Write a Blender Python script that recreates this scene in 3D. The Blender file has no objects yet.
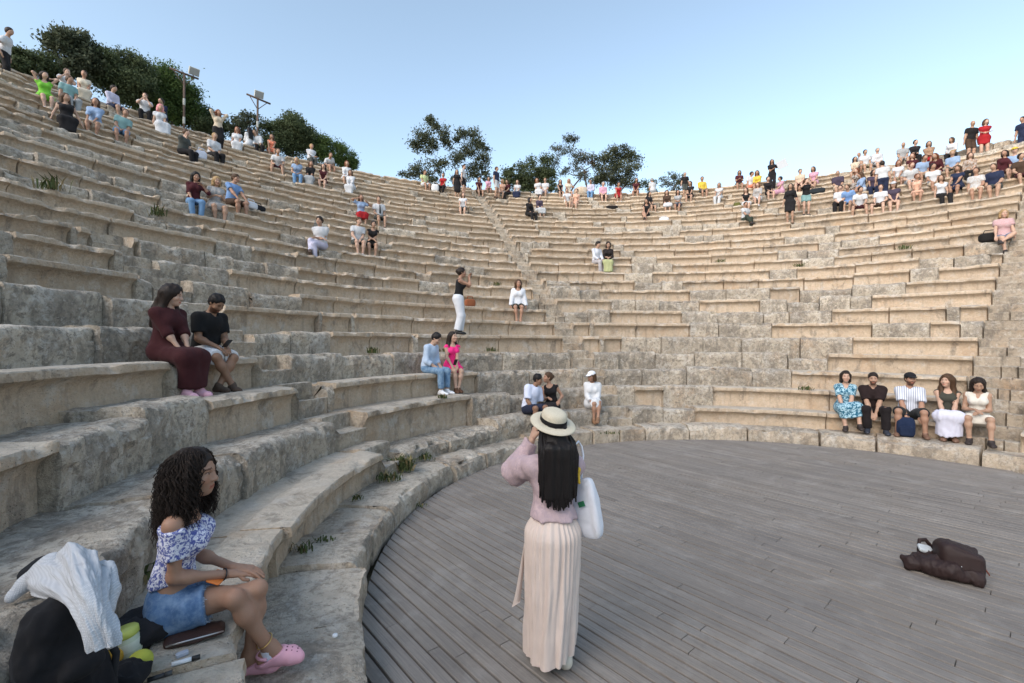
import bpy, math, random
import numpy as np
from mathutils import Vector, Matrix
random.seed(7)
SC = bpy.context.scene
COL = SC.collection
R_ = math.radians

# ---------------------------------------------------------------- camera fit
F, PITCH, ROLL, H = 465.35, -0.00144, 0.007454, 2.1467
CX, CY = 4.076, 4.880            # centre of the orchestra
RD = 5.391                       # deck radius
ZP = 0.278                       # top of the paving ring
R1, TREAD, RISE = 5.948, 0.6963, 0.42
Z1 = ZP + 0.345                  # top of the first seat row
NROW = 26
def rowR(n): return R1 + TREAD*(n-1)
def rowZ(n): return Z1 + RISE*(n-1)
def ray(px, py):
    X, Y = px-512, py-341.5
    c, s = math.cos(ROLL), math.sin(ROLL)
    X, Y = X*c+Y*s, -X*s+Y*c
    c, s = math.cos(PITCH), math.sin(PITCH)
    return X/F, c+Y/F*s, s-Y/F*c
def flat(px, py, z=0.0):
    d = ray(px, py); t = (z-H)/d[2]
    return Vector((d[0]*t, d[1]*t, z))
def on_cyl(px, py, R):
    d = ray(px, py)
    a = d[0]**2+d[1]**2; b = -2*(d[0]*CX+d[1]*CY); c = CX*CX+CY*CY-R*R
    t = (-b+math.sqrt(max(b*b-4*a*c, 0)))/(2*a)
    return Vector((d[0]*t, d[1]*t, d[2]*t+H))
def theta(p): return math.atan2(p[0]-CX, p[1]-CY)
def polar(th, R, z=0.0): return Vector((CX+R*math.sin(th), CY+R*math.cos(th), z))
def find_row(px, py):
    best = None
    for n in range(1, NROW+1):
        p = on_cyl(px, py, rowR(n)); e = abs(p.z-rowZ(n))
        if best is None or e < best[0]: best = (e, n)
    return best[1]
def row_theta(px, n, py=None):
    th = 0.0
    y = 341.5 if py is None else py
    for _ in range(6):
        p = on_cyl(px, y, rowR(n)); th = theta(p)
        d = math.hypot(p.x, p.y)
        y = 341.5-(rowZ(n)-H)*F/max(p.y, .3)
    return th

# ---------------------------------------------------------------- noise
def _h(ix, iy, iz, seed):
    n = (ix*374761393+iy*668265263+iz*2147483647+seed*1274126177) & 0xffffffff
    n = ((n ^ (n >> 13))*1274126177) & 0xffffffff
    n = ((n ^ (n >> 16))*2246822519) & 0xffffffff
    return ((n ^ (n >> 15)) & 0xffff)/65535.0
def vnoise(P, seed=0):
    P = np.asarray(P, dtype=np.float64)
    i = np.floor(P).astype(np.int64); f = P-i; f = f*f*(3-2*f)
    x, y, z = i[..., 0], i[..., 1], i[..., 2]; u, v, w = f[..., 0], f[..., 1], f[..., 2]
    def L(a, b, t): return a+(b-a)*t
    return L(L(L(_h(x, y, z, seed), _h(x+1, y, z, seed), u), L(_h(x, y+1, z, seed), _h(x+1, y+1, z, seed), u), v),
             L(L(_h(x, y, z+1, seed), _h(x+1, y, z+1, seed), u), L(_h(x, y+1, z+1, seed), _h(x+1, y+1, z+1, seed), u), v), w)
def fbm(P, octv=4, seed=0):
    P = np.asarray(P, dtype=np.float64); s = 0; a = .5; t = 0
    for o in range(octv):
        s = s+a*vnoise(P*(2**o)+17.3*o, seed+o); t += a; a *= .5
    return s/t
def sm(x, a, b):
    t = np.clip((x-a)/(b-a), 0, 1); return t*t*(3-2*t)

# ---------------------------------------------------------------- objects
def mesh_obj(name, V, Fc, mat=None, parent=None, smooth=True, attrs=None, mats=None, midx=None):
    me = bpy.data.meshes.new(name)
    V = np.asarray(V, dtype=np.float32)
    if isinstance(Fc, np.ndarray):
        k = Fc.shape[1]; nf = len(Fc)
        me.vertices.add(len(V)); me.vertices.foreach_set('co', V.ravel())
        me.loops.add(nf*k); me.loops.foreach_set('vertex_index', Fc.astype(np.int32).ravel())
        me.polygons.add(nf)
        me.polygons.foreach_set('loop_start', np.arange(0, nf*k, k, dtype=np.int32))
        me.polygons.foreach_set('loop_total', np.full(nf, k, dtype=np.int32))
        me.update(calc_edges=True)
    else:
        me.from_pydata([tuple(map(float, v)) for v in V], [], [list(map(int, f)) for f in Fc]); me.update()
    me.polygons.foreach_set('use_smooth', np.full(len(me.polygons), smooth, dtype=bool))
    if attrs:
        for an, arr in attrs.items():
            a = me.color_attributes.new(an, 'FLOAT_COLOR', 'POINT')
            arr = np.asarray(arr, dtype=np.float32)
            if arr.shape[1] == 3: arr = np.concatenate([arr, np.ones((len(arr), 1), np.float32)], 1)
            a.data.foreach_set('color', arr.ravel())
    if mats:
        for m in mats: me.materials.append(m)
        if midx is not None: me.polygons.foreach_set('material_index', np.asarray(midx, dtype=np.int32))
    elif mat: me.materials.append(mat)
    me.validate(clean_customdata=False)
    o = bpy.data.objects.new(name, me); COL.objects.link(o)
    if parent is not None: o.parent = parent
    return o
def thing(name, label, cat, loc=(0, 0, 0), rz=0.0, group=None, kind=None):
    o = bpy.data.objects.new(name, None); COL.objects.link(o)
    o.empty_display_size = .1
    o.location = loc; o.rotation_euler = (0, 0, rz)
    tag(o, label, cat, group, kind); return o
def tag(o, label=None, cat=None, group=None, kind=None):
    if label: o['label'] = label
    if cat: o['category'] = cat
    if group: o['group'] = group
    if kind: o['kind'] = kind
    return o
class MB:
    """collects quads/tris of simple solids into one mesh"""
    def __init__(s): s.V = []; s.F = []
    def add(s, V, Fc):
        b = len(s.V); s.V += [tuple(v) for v in V]; s.F += [[i+b for i in f] for f in Fc]
    def box(s, c, d, M=None):
        x, y, z = d[0]/2, d[1]/2, d[2]/2
        V = [Vector((sx*x, sy*y, sz*z)) for sz in (-1, 1) for sy in (-1, 1) for sx in (-1, 1)]
        if M is not None: V = [M @ v for v in V]
        V = [v+Vector(c) for v in V]
        s.add(V, [[0, 2, 3, 1], [4, 5, 7, 6], [0, 1, 5, 4], [2, 6, 7, 3], [0, 4, 6, 2], [1, 3, 7, 5]])
    def tube(s, pts, rad, n=8, cap=True):
        pts = [Vector(p) for p in pts]; N = len(pts)
        if not hasattr(rad, '__len__'): rad = [rad]*N
        V = []; Fc = []; up = Vector((0, 0, 1))
        prev = None
        for i, p in enumerate(pts):
            t = (pts[min(i+1, N-1)]-pts[max(i-1, 0)])
            if t.length < 1e-9: t = Vector((0, 0, 1))
            t.normalize()
            if prev is None:
                a = t.cross(up) if abs(t.z) < .95 else t.cross(Vector((1, 0, 0)))
            else: a = prev-t*prev.dot(t)
            if a.length < 1e-6: a = t.orthogonal()
            a.normalize(); prev = a; b = t.cross(a)
            for k in range(n):
                q = 2*math.pi*k/n
                V.append(p+(a*math.cos(q)+b*math.sin(q))*rad[i])
        for i in range(N-1):
            for k in range(n):
                Fc.append([i*n+k, i*n+(k+1) % n, (i+1)*n+(k+1) % n, (i+1)*n+k])
        if cap: Fc.append(list(range(n))[::-1]); Fc.append([(N-1)*n+k for k in range(n)])
        s.add(V, Fc)
    def lathe(s, prof, n=32, c=(0, 0, 0), M=None, closed=False):
        V = []; Fc = []; c = Vector(c)
        for r, z in prof:
            for k in range(n):
                q = 2*math.pi*k/n; v = Vector((r*math.cos(q), r*math.sin(q), z))
                if M is not None: v = M @ v
                V.append(v+c)
        m = len(prof)
        for i in range(m-1+(1 if closed else 0)):
            j = (i+1) % m
            for k in range(n):
                Fc.append([i*n+k, i*n+(k+1) % n, j*n+(k+1) % n, j*n+k])
        s.add(V, Fc)
    def build(s, name, mat, parent=None, smooth=True): return mesh_obj(name, s.V, s.F, mat, parent, smooth)

# ---------------------------------------------------------------- materials
class NT:
    def __init__(s, name):
        s.m = bpy.data.materials.new(name); s.m.use_nodes = True
        s.t = s.m.node_tree; s.b = s.t.nodes['Principled BSDF']
    def n(s, typ, **kw):
        nd = s.t.nodes.new(typ)
        for k, v in kw.items():
            if k in nd.inputs: nd.inputs[k].default_value = v
            else: setattr(nd, k, v)
        return nd
    def l(s, a, b): s.t.links.new(a, b)
    def mix(s, fac, a, b, mode='MIX'):
        nd = s.t.nodes.new('ShaderNodeMix'); nd.data_type = 'RGBA'; nd.blend_type = mode
        for sock, v in ((nd.inputs[0], fac), (nd.inputs[6], a), (nd.inputs[7], b)):
            if hasattr(v, 'node'): s.l(v, sock)
            elif hasattr(v, '__len__'): sock.default_value = (*v[:3], 1)
            else: sock.default_value = v
        return nd.outputs[2]
    def ramp(s, fac, stops, interp='LINEAR'):
        nd = s.t.nodes.new('ShaderNodeValToRGB'); cr = nd.color_ramp; cr.interpolation = interp
        while len(cr.elements) < len(stops): cr.elements.new(.5)
        for e, (p, c) in zip(cr.elements, stops):
            e.position = p; e.color = (c, c, c, 1) if not hasattr(c, '__len__') else (*c[:3], 1)
        s.l(fac, nd.inputs[0]); return nd.outputs[0]
    def math(s, op, a, b=None):
        nd = s.t.nodes.new('ShaderNodeMath'); nd.operation = op
        for sock, v in zip(nd.inputs, (a, b)):
            if v is None: continue
            if hasattr(v, 'node'): s.l(v, sock)
            else: sock.default_value = v
        return nd.outputs[0]
    def noise(s, scale, detail=4, rough=.55, vec=None, dist=0.0):
        nd = s.n('ShaderNodeTexNoise', Scale=scale, Detail=detail, Roughness=rough, Distortion=dist)
        if vec is not None: s.l(vec, nd.inputs['Vector'])
        return nd.outputs[0]
    def coord(s, kind='Object'):
        return s.n('ShaderNodeTexCoord').outputs[kind]
    def mapping(s, vec, scale=(1, 1, 1), rot=(0, 0, 0)):
        nd = s.n('ShaderNodeMapping'); nd.inputs['Scale'].default_value = scale; nd.inputs['Rotation'].default_value = rot
        s.l(vec, nd.inputs['Vector']); return nd.outputs[0]
    def bump(s, hgt, strength=.3, dist=.01):
        nd = s.n('ShaderNodeBump', Strength=strength, Distance=dist); s.l(hgt, nd.inputs['Height'])
        s.l(nd.outputs[0], s.b.inputs['Normal'])
    def out(s, col, rough=.8, spec=.3):
        if hasattr(col, 'node'): s.l(col, s.b.inputs['Base Color'])
        else: s.b.inputs['Base Color'].default_value = (*col[:3], 1)
        if hasattr(rough, 'node'): s.l(rough, s.b.inputs['Roughness'])
        else: s.b.inputs['Roughness'].default_value = rough
        s.b.inputs['Specular IOR Level'].default_value = spec
        return s.m
_mc = {}
def cloth(col, var=.25, rough=.9, pattern=None, col2=None, pscale=60):
    """fabric: base colour, weave bump, slight tone variation, optional print"""
    key = ('cloth', tuple(col), var, rough, pattern, tuple(col2) if col2 else None, pscale)
    if key in _mc: return _mc[key]
    t = NT('fabric'); c = t.coord()
    base = t.mix(t.ramp(t.noise(7, 4, vec=c), [(.3, 0), (.7, 1)]), [x*(1-var*.5) for x in col], [min(1, x*(1+var*.3)+.004) for x in col])
    if pattern == 'print':
        v = t.n('ShaderNodeTexVoronoi', Scale=pscale); t.l(c, v.inputs['Vector'])
        m1 = t.ramp(t.noise(pscale*.8, 3, .7, c, .6), [(.46, 0), (.54, 1)])
        base = t.mix(m1, base, col2)
    elif pattern == 'stripe':
        w = t.n('ShaderNodeTexWave', Scale=pscale, Distortion=.4); w.bands_direction = 'X'; t.l(c, w.inputs['Vector'])
        base = t.mix(t.ramp(w.outputs[1], [(.7, 0), (.85, 1)]), base, col2)
    elif pattern == 'hstripe':
        w = t.n('ShaderNodeTexWave', Scale=pscale, Distortion=.8); w.bands_direction = 'Z'; t.l(c, w.inputs['Vector'])
        base = t.mix(t.ramp(w.outputs[1], [(.45, 0), (.55, 1)]), base, col2)
    elif pattern == 'denim':
        m1 = t.ramp(t.noise(14, 5, .7, c), [(.4, 0), (.65, 1)])
        base = t.mix(m1, base, col2)
        base = t.mix(t.math('MULTIPLY', t.noise(380, 2, .5, c), .35), base, [x*.5 for x in col])
    t.bump(t.noise(260, 2, .6, c), .25, .003)
    m = t.out(base, rough, .15)
    t.b.inputs['Sheen Weight'].default_value = .03
    _mc[key] = m; return m
def skin(col):
    key = ('skin', tuple(col))
    if key in _mc: return _mc[key]
    t = NT('skin'); c = t.coord()
    a = t.n('ShaderNodeVertexColor', layer_name='tint').outputs[0]
    b = t.mix(t.noise(18, 4, vec=c), [x*.88 for x in col], [min(1, x*1.08) for x in col])
    b = t.mix(1.0, b, a, 'MULTIPLY')
    b = t.mix(t.math('MULTIPLY', t.ramp(t.noise(9, 5, .65, c), [(.45, 0), (.7, 1)]), .22), b, [col[0]*1.0, col[1]*.72, col[2]*.66])
    b = t.mix(t.math('MULTIPLY', t.ramp(t.noise(130, 3, .6, c), [(.58, 0), (.7, 1)]), .22), b, [x*.7 for x in col])
    t.bump(t.math('ADD', t.noise(220, 3, .6, c), t.math('MULTIPLY', t.noise(28, 3, .6, c), .8)), .28, .004)
    m = t.out(b, t.ramp(t.noise(40, 3, vec=c), [(.3, .42), (.7, .62)]), .35)
    t.b.inputs['Subsurface Weight'].default_value = .06; t.b.inputs['Subsurface Radius'].default_value = (.010, .004, .002); t.b.inputs['Subsurface Scale'].default_value = 1.0
    _mc[key] = m; return m
def hairmat(col):
    key = ('hair', tuple(col))
    if key in _mc: return _mc[key]
    t = NT('hair'); c = t.coord()
    v = t.mapping(c, (90, 90, 9))
    b = t.mix(t.noise(1.0, 4, .6, v), [x*.55 for x in col], [x*1.5 for x in col])
    t.bump(t.noise(1.2, 3, .6, v), .5, .006)
    m = t.out(b, .5, .2); _mc[key] = m; return m
def plain(name, col, rough=.6, spec=.4, metal=0.0, var=.2, scale=30):
    key = ('plain', name, tuple(col), rough, metal)
    if key in _mc: return _mc[key]
    t = NT(name); c = t.coord()
    b = t.mix(t.noise(scale, 4, vec=c), [x*(1-var) for x in col], [min(1, x*(1+var)) for x in col])
    m = t.out(b, rough, spec); t.b.inputs['Metallic'].default_value = metal
    _mc[key] = m; return m
# ---------------------------------------------------------------- stone materials
def stone_mat(name, bright=1.0):
    t = NT(name); g = t.n('ShaderNodeNewGeometry'); pos = g.outputs['Position']
    at = t.n('ShaderNodeVertexColor', layer_name='st').outputs[0]
    sp = t.n('ShaderNodeSeparateColor'); t.l(at, sp.inputs[0])
    tone, rough, ero = sp.outputs[0], sp.outputs[1], sp.outputs[2]
    nz = t.n('ShaderNodeSeparateXYZ'); t.l(g.outputs['True Normal'], nz.inputs[0])
    up = t.ramp(nz.outputs[2], [(.45, 0), (.8, 1)])
    n1 = t.noise(1.3, 5, .6, pos); n2 = t.noise(5.0, 6, .65, pos); n3 = t.noise(23, 5, .7, pos); n4 = t.noise(.45, 3, .5, pos)
    warm = t.mix(t.ramp(n2, [(.3, 0), (.7, 1)]), (.49, .375, .265), (.60, .485, .365))
    grey = t.mix(t.ramp(n2, [(.3, 0), (.7, 1)]), (.45, .385, .30), (.60, .52, .415))
    base = t.mix(rough, warm, grey)
    topc = t.mix(t.ramp(n2, [(.35, 0), (.7, 1)]), (.48, .425, .355), (.63, .57, .48))  # paler colour for upward faces, painting in the highlights on the lips
    base = t.mix(t.math('MULTIPLY', up, .85), base, topc)
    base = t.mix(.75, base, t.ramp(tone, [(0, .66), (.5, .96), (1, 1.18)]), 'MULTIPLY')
    # rust and ochre staining
    rust = t.math('MULTIPLY', t.ramp(n1, [(.55, 0), (.70, 1)]), .5)
    base = t.mix(rust, base, (.47, .29, .155))
    # dark lichen, more on rough stone
    vs = t.mapping(pos, (1, 1, .55))
    lm = t.noise(2.6, 7, .72, vs, .5)
    lic = t.math('ADD', lm, t.math('MULTIPLY', rough, .075))
    lic = t.math('ADD', lic, t.math('MULTIPLY', ero, .03))
    lic = t.ramp(lic, [(.55, 0), (.61, .75), (.70, 1)])
    lic = t.math('MULTIPLY', lic, t.ramp(n3, [(.3, .35), (.6, 1)]))
    base = t.mix(t.math('MULTIPLY', lic, .72), base, (.10, .092, .082))
    # water streaks on the risers
    st = t.noise(3.4, 5, .6, t.mapping(pos, (2.3, 2.3, .12)))
    stm = t.math('MULTIPLY', t.ramp(st, [(.55, 0), (.68, 1)]), t.math('SUBTRACT', 1.0, up))
    base = t.mix(t.math('MULTIPLY', stm, .35), base, (.16, .135, .11))
    wh = t.noise(3.1, 6, .7, t.mapping(pos, (1, 1, 1), (.4, .2, .3)))
    base = t.mix(t.math('MULTIPLY', t.ramp(wh, [(.54, 0), (.66, 1)]), .6), base, (.62, .58, .52))
    mo = t.noise(15, 8, .75, pos, .3)
    mot = t.math('MULTIPLY', t.ramp(mo, [(.50, 0), (.60, 1)]), t.math('ADD', t.math('MULTIPLY', rough, .68), .16))
    base = t.mix(mot, base, (.19, .165, .135))
    mo2 = t.noise(11, 8, .75, t.mapping(pos, (1, 1, 1), (.7, .1, .4)))
    base = t.mix(t.math('MULTIPLY', t.ramp(mo2, [(.54, 0), (.64, 1)]), t.math('ADD', t.math('MULTIPLY', rough, .42), .2)), base, (.64, .60, .54))
    # pits
    v = t.n('ShaderNodeTexVoronoi', Scale=38); t.l(pos, v.inputs['Vector'])
    pit = t.math('MULTIPLY', t.ramp(v.outputs[0], [(.08, 1), (.22, 0)]), t.ramp(n2, [(.4, 0), (.6, 1)]))
    base = t.mix(t.math('MULTIPLY', pit, .55), base, (.16, .14, .12))
    base = t.mix(t.math('MULTIPLY', t.ramp(n3, [(.35, 1), (.65, 0)]), .3), base, (.27, .23, .185))
    if bright != 1: base = t.mix(1, base, (bright,)*3, 'MULTIPLY')
    hgt = t.math('ADD', t.math('MULTIPLY', n3, .5), t.math('ADD', t.math('MULTIPLY', n2, .9), t.math('MULTIPLY', pit, -.35)))
    hgt = t.math('ADD', hgt, t.math('MULTIPLY', t.noise(90, 4, .7, pos), .22))
    t.bump(hgt, 1.0, .045)
    return t.out(base, .92, .15)
STONE = stone_mat('limestone')

PB = [(.11, 0), (.112, .06), (.12, -.32), (.125, -.25), (.12, -.19), (.10, -.145), (.06, -.110), (.012, -.09), (0, -.080), (-.004, -.045), (0, -.012), (.012, 0),
      (.10, 0), (.2, 0), (.3, 0), (.385, -.002), (.40, -.03), (.48, -.045), (.58, -.045), (.68, -.045), (.80, -.045), (.90, -.045)]
PR = [(.04, 0), (.035, .07), (.03, -.33), (.025, -.27), (.022, -.21), (.022, -.16), (.025, -.12), (.03, -.085), (.035, -.06), (.045, -.035), (.062, -.015), (.09, -.003),
      (.15, 0), (.22, 0), (.3, -.005), (.38, -.01), (.42, -.018), (.5, -.028), (.58, -.035), (.68, -.04), (.80, -.045), (.90, -.045)]
PS = [(.02, 0), (.02, .05), (.015, -.36), (.012, -.31), (.008, -.27), (.004, -.24), (0, -.225), (.004, -.215), (.02, -.21), (.08, -.21), (.17, -.21), (.24, -.21),
      (.295, -.21), (.305, -.18), (.31, -.12), (.31, -.05), (.315, -.015), (.33, 0), (.45, 0), (.60, -.02), (.78, -.045), (.90, -.045)]
PROF = np.array([PB, PR, PS])            # the first two heights count from the foot of the riser
NJ = len(PB)
T0, T1 = R_(-152), R_(80)
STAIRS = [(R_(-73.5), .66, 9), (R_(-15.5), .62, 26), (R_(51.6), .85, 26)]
RUNS = {1: [(-900, 386), (696, 986), (1004, 1300)], 2: [(342, 470), (636, 664), (714, 985), (1006, 1300)],
        3: [(-900, -300), (0, 60), (214, 300), (336, 478), (792, 998), (1010, 1300)], 4: [(-900, 172), (186, 262), (828, 1001), (1018, 1300)],
        5: [(-300, 0), (333, 412), (418, 600), (604, 622), (853, 1007)], 6: [(222, 318), (322, 352), (356, 590), (594, 690), (772, 872), (930, 960)],
        7: [(8, 138), (300, 556), (610, 682), (832, 946), (960, 1010)], 8: [(15, 114), (232, 520), (545, 612), (700, 760), (872, 1030)],
        9: [(0, 72), (80, 140), (300, 420), (450, 540), (600, 690), (770, 800), (906, 1040)]}
LED = find_row(900, 205)
def layout(n):
    """blocks of a row: list of [a, b, type, tone, dr, dz]"""
    rnd = random.Random(100+n); R = rowR(n); out = []
    spans = []
    if n in RUNS:
        for x0, x1 in RUNS[n]:
            a = row_theta(x0, n) if x0 > -200 else T0
            b = row_theta(x1, n) if x1 < 1200 else T1
            spans.append((a, b))
    else:
        a = T0
        while a < T1:
            ln = rnd.uniform(2.2, 7.0)/R; gap = rnd.uniform(.4, 2.0)/R*(1 if n < 17 else .4)
            spans.append((a, a+ln)); a += ln+gap
    if n == LED: spans = [s for s in spans if s[1] < R_(20)]+[(R_(21), T1)]
    if 9 < n < 17:                      # worn area high on the left
        spans = [s for s in spans if not (R_(-92) < (s[0]+s[1])/2 < R_(-66) and rnd.random() < .55)]
    if n >= 25: spans = [s for s in spans if s[1] < R_(43)]
    marks = []
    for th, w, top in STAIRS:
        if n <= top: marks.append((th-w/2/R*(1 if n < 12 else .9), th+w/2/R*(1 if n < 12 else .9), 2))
    def typ(x):
        for a, b, k in marks:
            if a <= x <= b: return 2
        for a, b in spans:
            if a <= x <= b: return 0
        return 1
    edges = sorted(set([T0, T1]+[e for a, b, k in marks for e in (a, b)]+[e for s in spans for e in s if T0 < e < T1]))
    for a, b in zip(edges[:-1], edges[1:]):
        if b-a < .08/R: continue
        k = typ((a+b)/2)
        mean = {0: rnd.uniform(1.2, 2.3), 1: rnd.uniform(.7, 1.3), 2: 9}[k]
        nb = max(1, round((b-a)*R/mean)); cuts = [0]
        for i in range(nb): cuts.append(cuts[-1]+rnd.uniform(.65, 1.35))
        for i in range(nb):
            aa = a+(b-a)*cuts[i]/cuts[-1]; bb = a+(b-a)*cuts[i+1]/cuts[-1]
            if k == 0: dr, dz, tone = rnd.gauss(0, .008 if n < 9 else .024), rnd.gauss(0, .005 if n < 9 else .017), rnd.gauss(.58, .16 if n < 9 else .24)
            elif k == 1: dr, dz, tone = rnd.gauss(.012, .036), rnd.gauss(-.012, .026)-(rnd.uniform(.05, .16) if rnd.random() < .09 else 0), rnd.gauss(.45, .24)
            else: dr, dz, tone = rnd.gauss(0, .01), rnd.gauss(0, .01), (.05 if a > R_(45) else rnd.gauss(.4, .1))  # right stair toned darker: grey stone, with its shade put into the colour
            out.append([aa, bb, k, min(1, max(0, tone)), dr, dz])
    if n == 1:                          # the three bench blocks beside the curly-haired woman
        c1, c2 = theta(flat(281, 528, Z1)), theta(flat(247, 650, Z1))
        out2 = [b for b in out if b[0] > row_theta(386, 1)-.001]
        e0 = T0; e1 = row_theta(386, 1)
        out2 += [[e0, c2-.12, 0, .5, 0, 0], [c2-.12, c2, 0, .72, .01, -.03], [c2, c1, 0, .70, .06, 0], [c1, e1, 0, .66, 0, .004]]
        out = sorted(out2)
    return out
def strip(blocks, R, ztop, hfoot, n, prof, step=None, rough_amp=1.0, joint=1.0):
    """sweep the block profiles round the orchestra; returns V, F, attr, face block ids"""
    th = []; bid = []; gap = []
    for k, (a, b, typ, tone, dr, dz) in enumerate(blocks):
        m = polar((a+b)/2, R); dist = max(1.0, math.hypot(m.x, m.y))
        ds = min(.09, max(.016, .0031*dist)); g = min(max(.008, .0011*dist)*(1+.6*(joint-1)), (b-a)*R*.12)/R
        ns = max(3, int((b-a)*R/ds))
        q = np.linspace(a+g, b-g, ns)
        th += list(q)+[b]; bid += [k]*(ns+1); gap += [0]*ns+[1]
        th_first = None
    th = np.array(th); bid = np.array(bid); gap = np.array(gap, float)
    B = np.array([[b[2], b[3], b[4], b[5]] for b in blocks])
    typ = B[bid, 0].astype(int); tone = B[bid, 1]; dr = B[bid, 2]; dz = B[bid, 3]
    P = prof[typ]                                   # N,NJ,2
    r = P[:, :, 0].copy(); z = P[:, :, 1].copy()
    z[:, :2] -= hfoot
    if prof is PROF:                                # squeeze lower riser points above the foot
        z[:, 1] = np.minimum(z[:, 1], z[:, 2]-.02)
    N = len(th); J = r.shape[1]
    jj = np.arange(J)[None, :]
    X = CX+(R+r)*np.sin(th)[:, None]; Y = CY+(R+r)*np.cos(th)[:, None]; Z = ztop+z
    W = np.stack([X, Y, Z], -1)
    n1 = fbm(W*1.7+n*3.1, 4, 11)-.5; n2 = fbm(W*6.5, 4, 23)-.5; n3 = fbm(W*6.5+31, 4, 37)-.5
    big = fbm(np.stack([th*R*.55, np.full(N, n*.9), np.zeros(N)], -1), 4, 5)[:, None]
    rg = np.where(typ == 1, 1.0, np.where(typ == 2, .55, .10))[:, None]*rough_amp
    ero = sm(big, .48, .70)*np.where(typ == 0, .45 if n < 9 else .95, 1.0)[:, None]
    front = (jj <= 11)*1.0 if prof is PROF else (jj <= J//2)*1.0
    top = 1-front
    n4 = fbm(W*17, 3, 91)-.5
    r = r+front*(rg*(n1*.055+n2*.07+n4*.035)+.012*n2+.006*n4)+dr[:, None]*(jj < 17)
    z = z+(top*(rg*(n1*.035+n3*.05+n4*.02)+.007*n3)+front*(rg*n3*.04))*(jj > 1)+dz[:, None]*(jj > 4)
    lipw = np.exp(-((jj-10.5)/2.6)**2) if prof is PROF else np.exp(-((jj-5)/2.0)**2)
    chip = np.clip(n2*2.2+.35, 0, 1)
    r = r+ero*lipw*chip*.16; z = z-ero*lipw*chip*.11
    nib = np.clip(fbm(W*3.3+7, 3, 51)-(.60 if n < 9 else .52), 0, 1)*lipw       # small chips on clean lips
    r = r+nib*.35; z = z-nib*.18
    r = r+gap[:, None]*front*.065*joint; z = z-gap[:, None]*top*.04*joint
    X = CX+(R+r)*np.sin(th)[:, None]; Y = CY+(R+r)*np.cos(th)[:, None]; Z = ztop+z
    V = np.stack([X, Y, Z], -1).reshape(-1, 3)
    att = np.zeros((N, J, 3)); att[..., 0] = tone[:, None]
    att[..., 1] = np.where(typ == 1, 1.0, np.where(typ == 2, .6, 0.0))[:, None]; att[..., 2] = ero
    i = np.arange(N-1)[:, None]*J+np.arange(J-1)[None, :]
    Fq = np.stack([i, i+J, i+J+1, i+1], -1)
    return V, Fq, att.reshape(-1, 3), bid, J
def sub(V, Fq, att):
    u, inv = np.unique(Fq.ravel(), return_inverse=True)
    return V[u], inv.reshape(Fq.shape), att[u]
def finish(o, ang=38):
    o.data.set_sharp_from_angle(angle=R_(ang))
    return o
theatre = thing('stone_theatre', 'ancient limestone amphitheatre of curved worn seat rows rising round a wooden stage', 'amphitheatre', (CX, CY, 0))
BLOCKS = {}
for n in range(1, NROW+1):
    bl = layout(n); BLOCKS[n] = bl
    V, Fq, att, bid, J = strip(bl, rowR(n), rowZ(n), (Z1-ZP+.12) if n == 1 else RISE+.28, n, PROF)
    V = V-np.array([CX, CY, 0]); back = 19
    types = np.array([b[2] for b in bl])[bid[:-1]]
    keep = np.ones(len(types), bool); parts = []
    if n <= 13:
        k = 0
        while k < len(bl):
            if bl[k][2] in (0, 2):
                e = k
                while e+1 < len(bl) and bl[e+1][2] == bl[k][2]: e += 1
                msk = (bid[:-1] >= k) & (bid[:-1] <= e)
                last = np.where(msk)[0][-1]
                if e < len(bl)-1: msk[last] = False
                parts.append((bl[k][2], msk)); keep &= ~msk; k = e+1
            else: k += 1
    v, f, a = sub(V, np.concatenate([Fq[keep].reshape(-1, 4), Fq[~keep][:, back:].reshape(-1, 4)]), att)
    row = finish(mesh_obj('seat_row', v, f, STONE, theatre, True, {'st': a}))
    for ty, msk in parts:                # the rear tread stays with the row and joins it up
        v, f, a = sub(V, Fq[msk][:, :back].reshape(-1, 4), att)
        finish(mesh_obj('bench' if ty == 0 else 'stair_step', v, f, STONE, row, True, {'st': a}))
# paving ring at the foot of the seats
RP = [(0, -.33), (0, -.25), (-.004, -.17), (0, -.09), (.008, -.035), (.03, -.008), (.08, 0), (.16, 0), (.25, 0), (.34, 0), (.44, 0), (.56, -.004), (.68, -.01), (.76, -.01)]
rb = []; rnd = random.Random(5); a = T0
while a < T1:
    b = min(T1, a+rnd.uniform(.6, 1.5)/RD)
    rb.append([a, b, 0, min(1, max(.1, rnd.gauss(.5, .14))), rnd.gauss(.02, .03), rnd.gauss(-.03, .022)]); a = b
RPROF = np.array([RP]*3)
for b in rb: b[2] = 2
V, Fq, att, bid, J = strip(rb, RD, ZP, .0, 40, RPROF, rough_amp=1.0, joint=2.2)
ring = finish(mesh_obj('paving_ring', V, Fq.reshape(-1, 4), STONE, None, True, {'st': att})); ring['kind'] = 'structure'

# ---------------------------------------------------------------- stage deck of narrow boards
t = NT('weathered_boards')
at = t.n('ShaderNodeVertexColor', layer_name='st').outputs[0]
sp = t.n('ShaderNodeSeparateColor'); t.l(at, sp.inputs[0])
pos = t.n('ShaderNodeNewGeometry').outputs['Position']
al = t.mapping(pos, (1, 1, 1), (0, 0, R_(49.5)))
grain = t.noise(1.0, 5, .65, t.mapping(al, (2.2, 70, 20)))
pat = t.noise(1.1, 4, .6, pos); fine = t.noise(9, 5, .65, pos)
b = t.mix(t.ramp(sp.outputs[0], [(0, 0), (1, 1)]), (.190, .168, .148), (.285, .255, .226))
b = t.mix(t.math('MULTIPLY', t.ramp(grain, [(.35, 1), (.6, 0)]), .45), b, (.085, .08, .08))
b = t.mix(t.math('MULTIPLY', t.ramp(pat, [(.45, 0), (.7, 1)]), .4), b, (.20, .17, .14))
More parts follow.
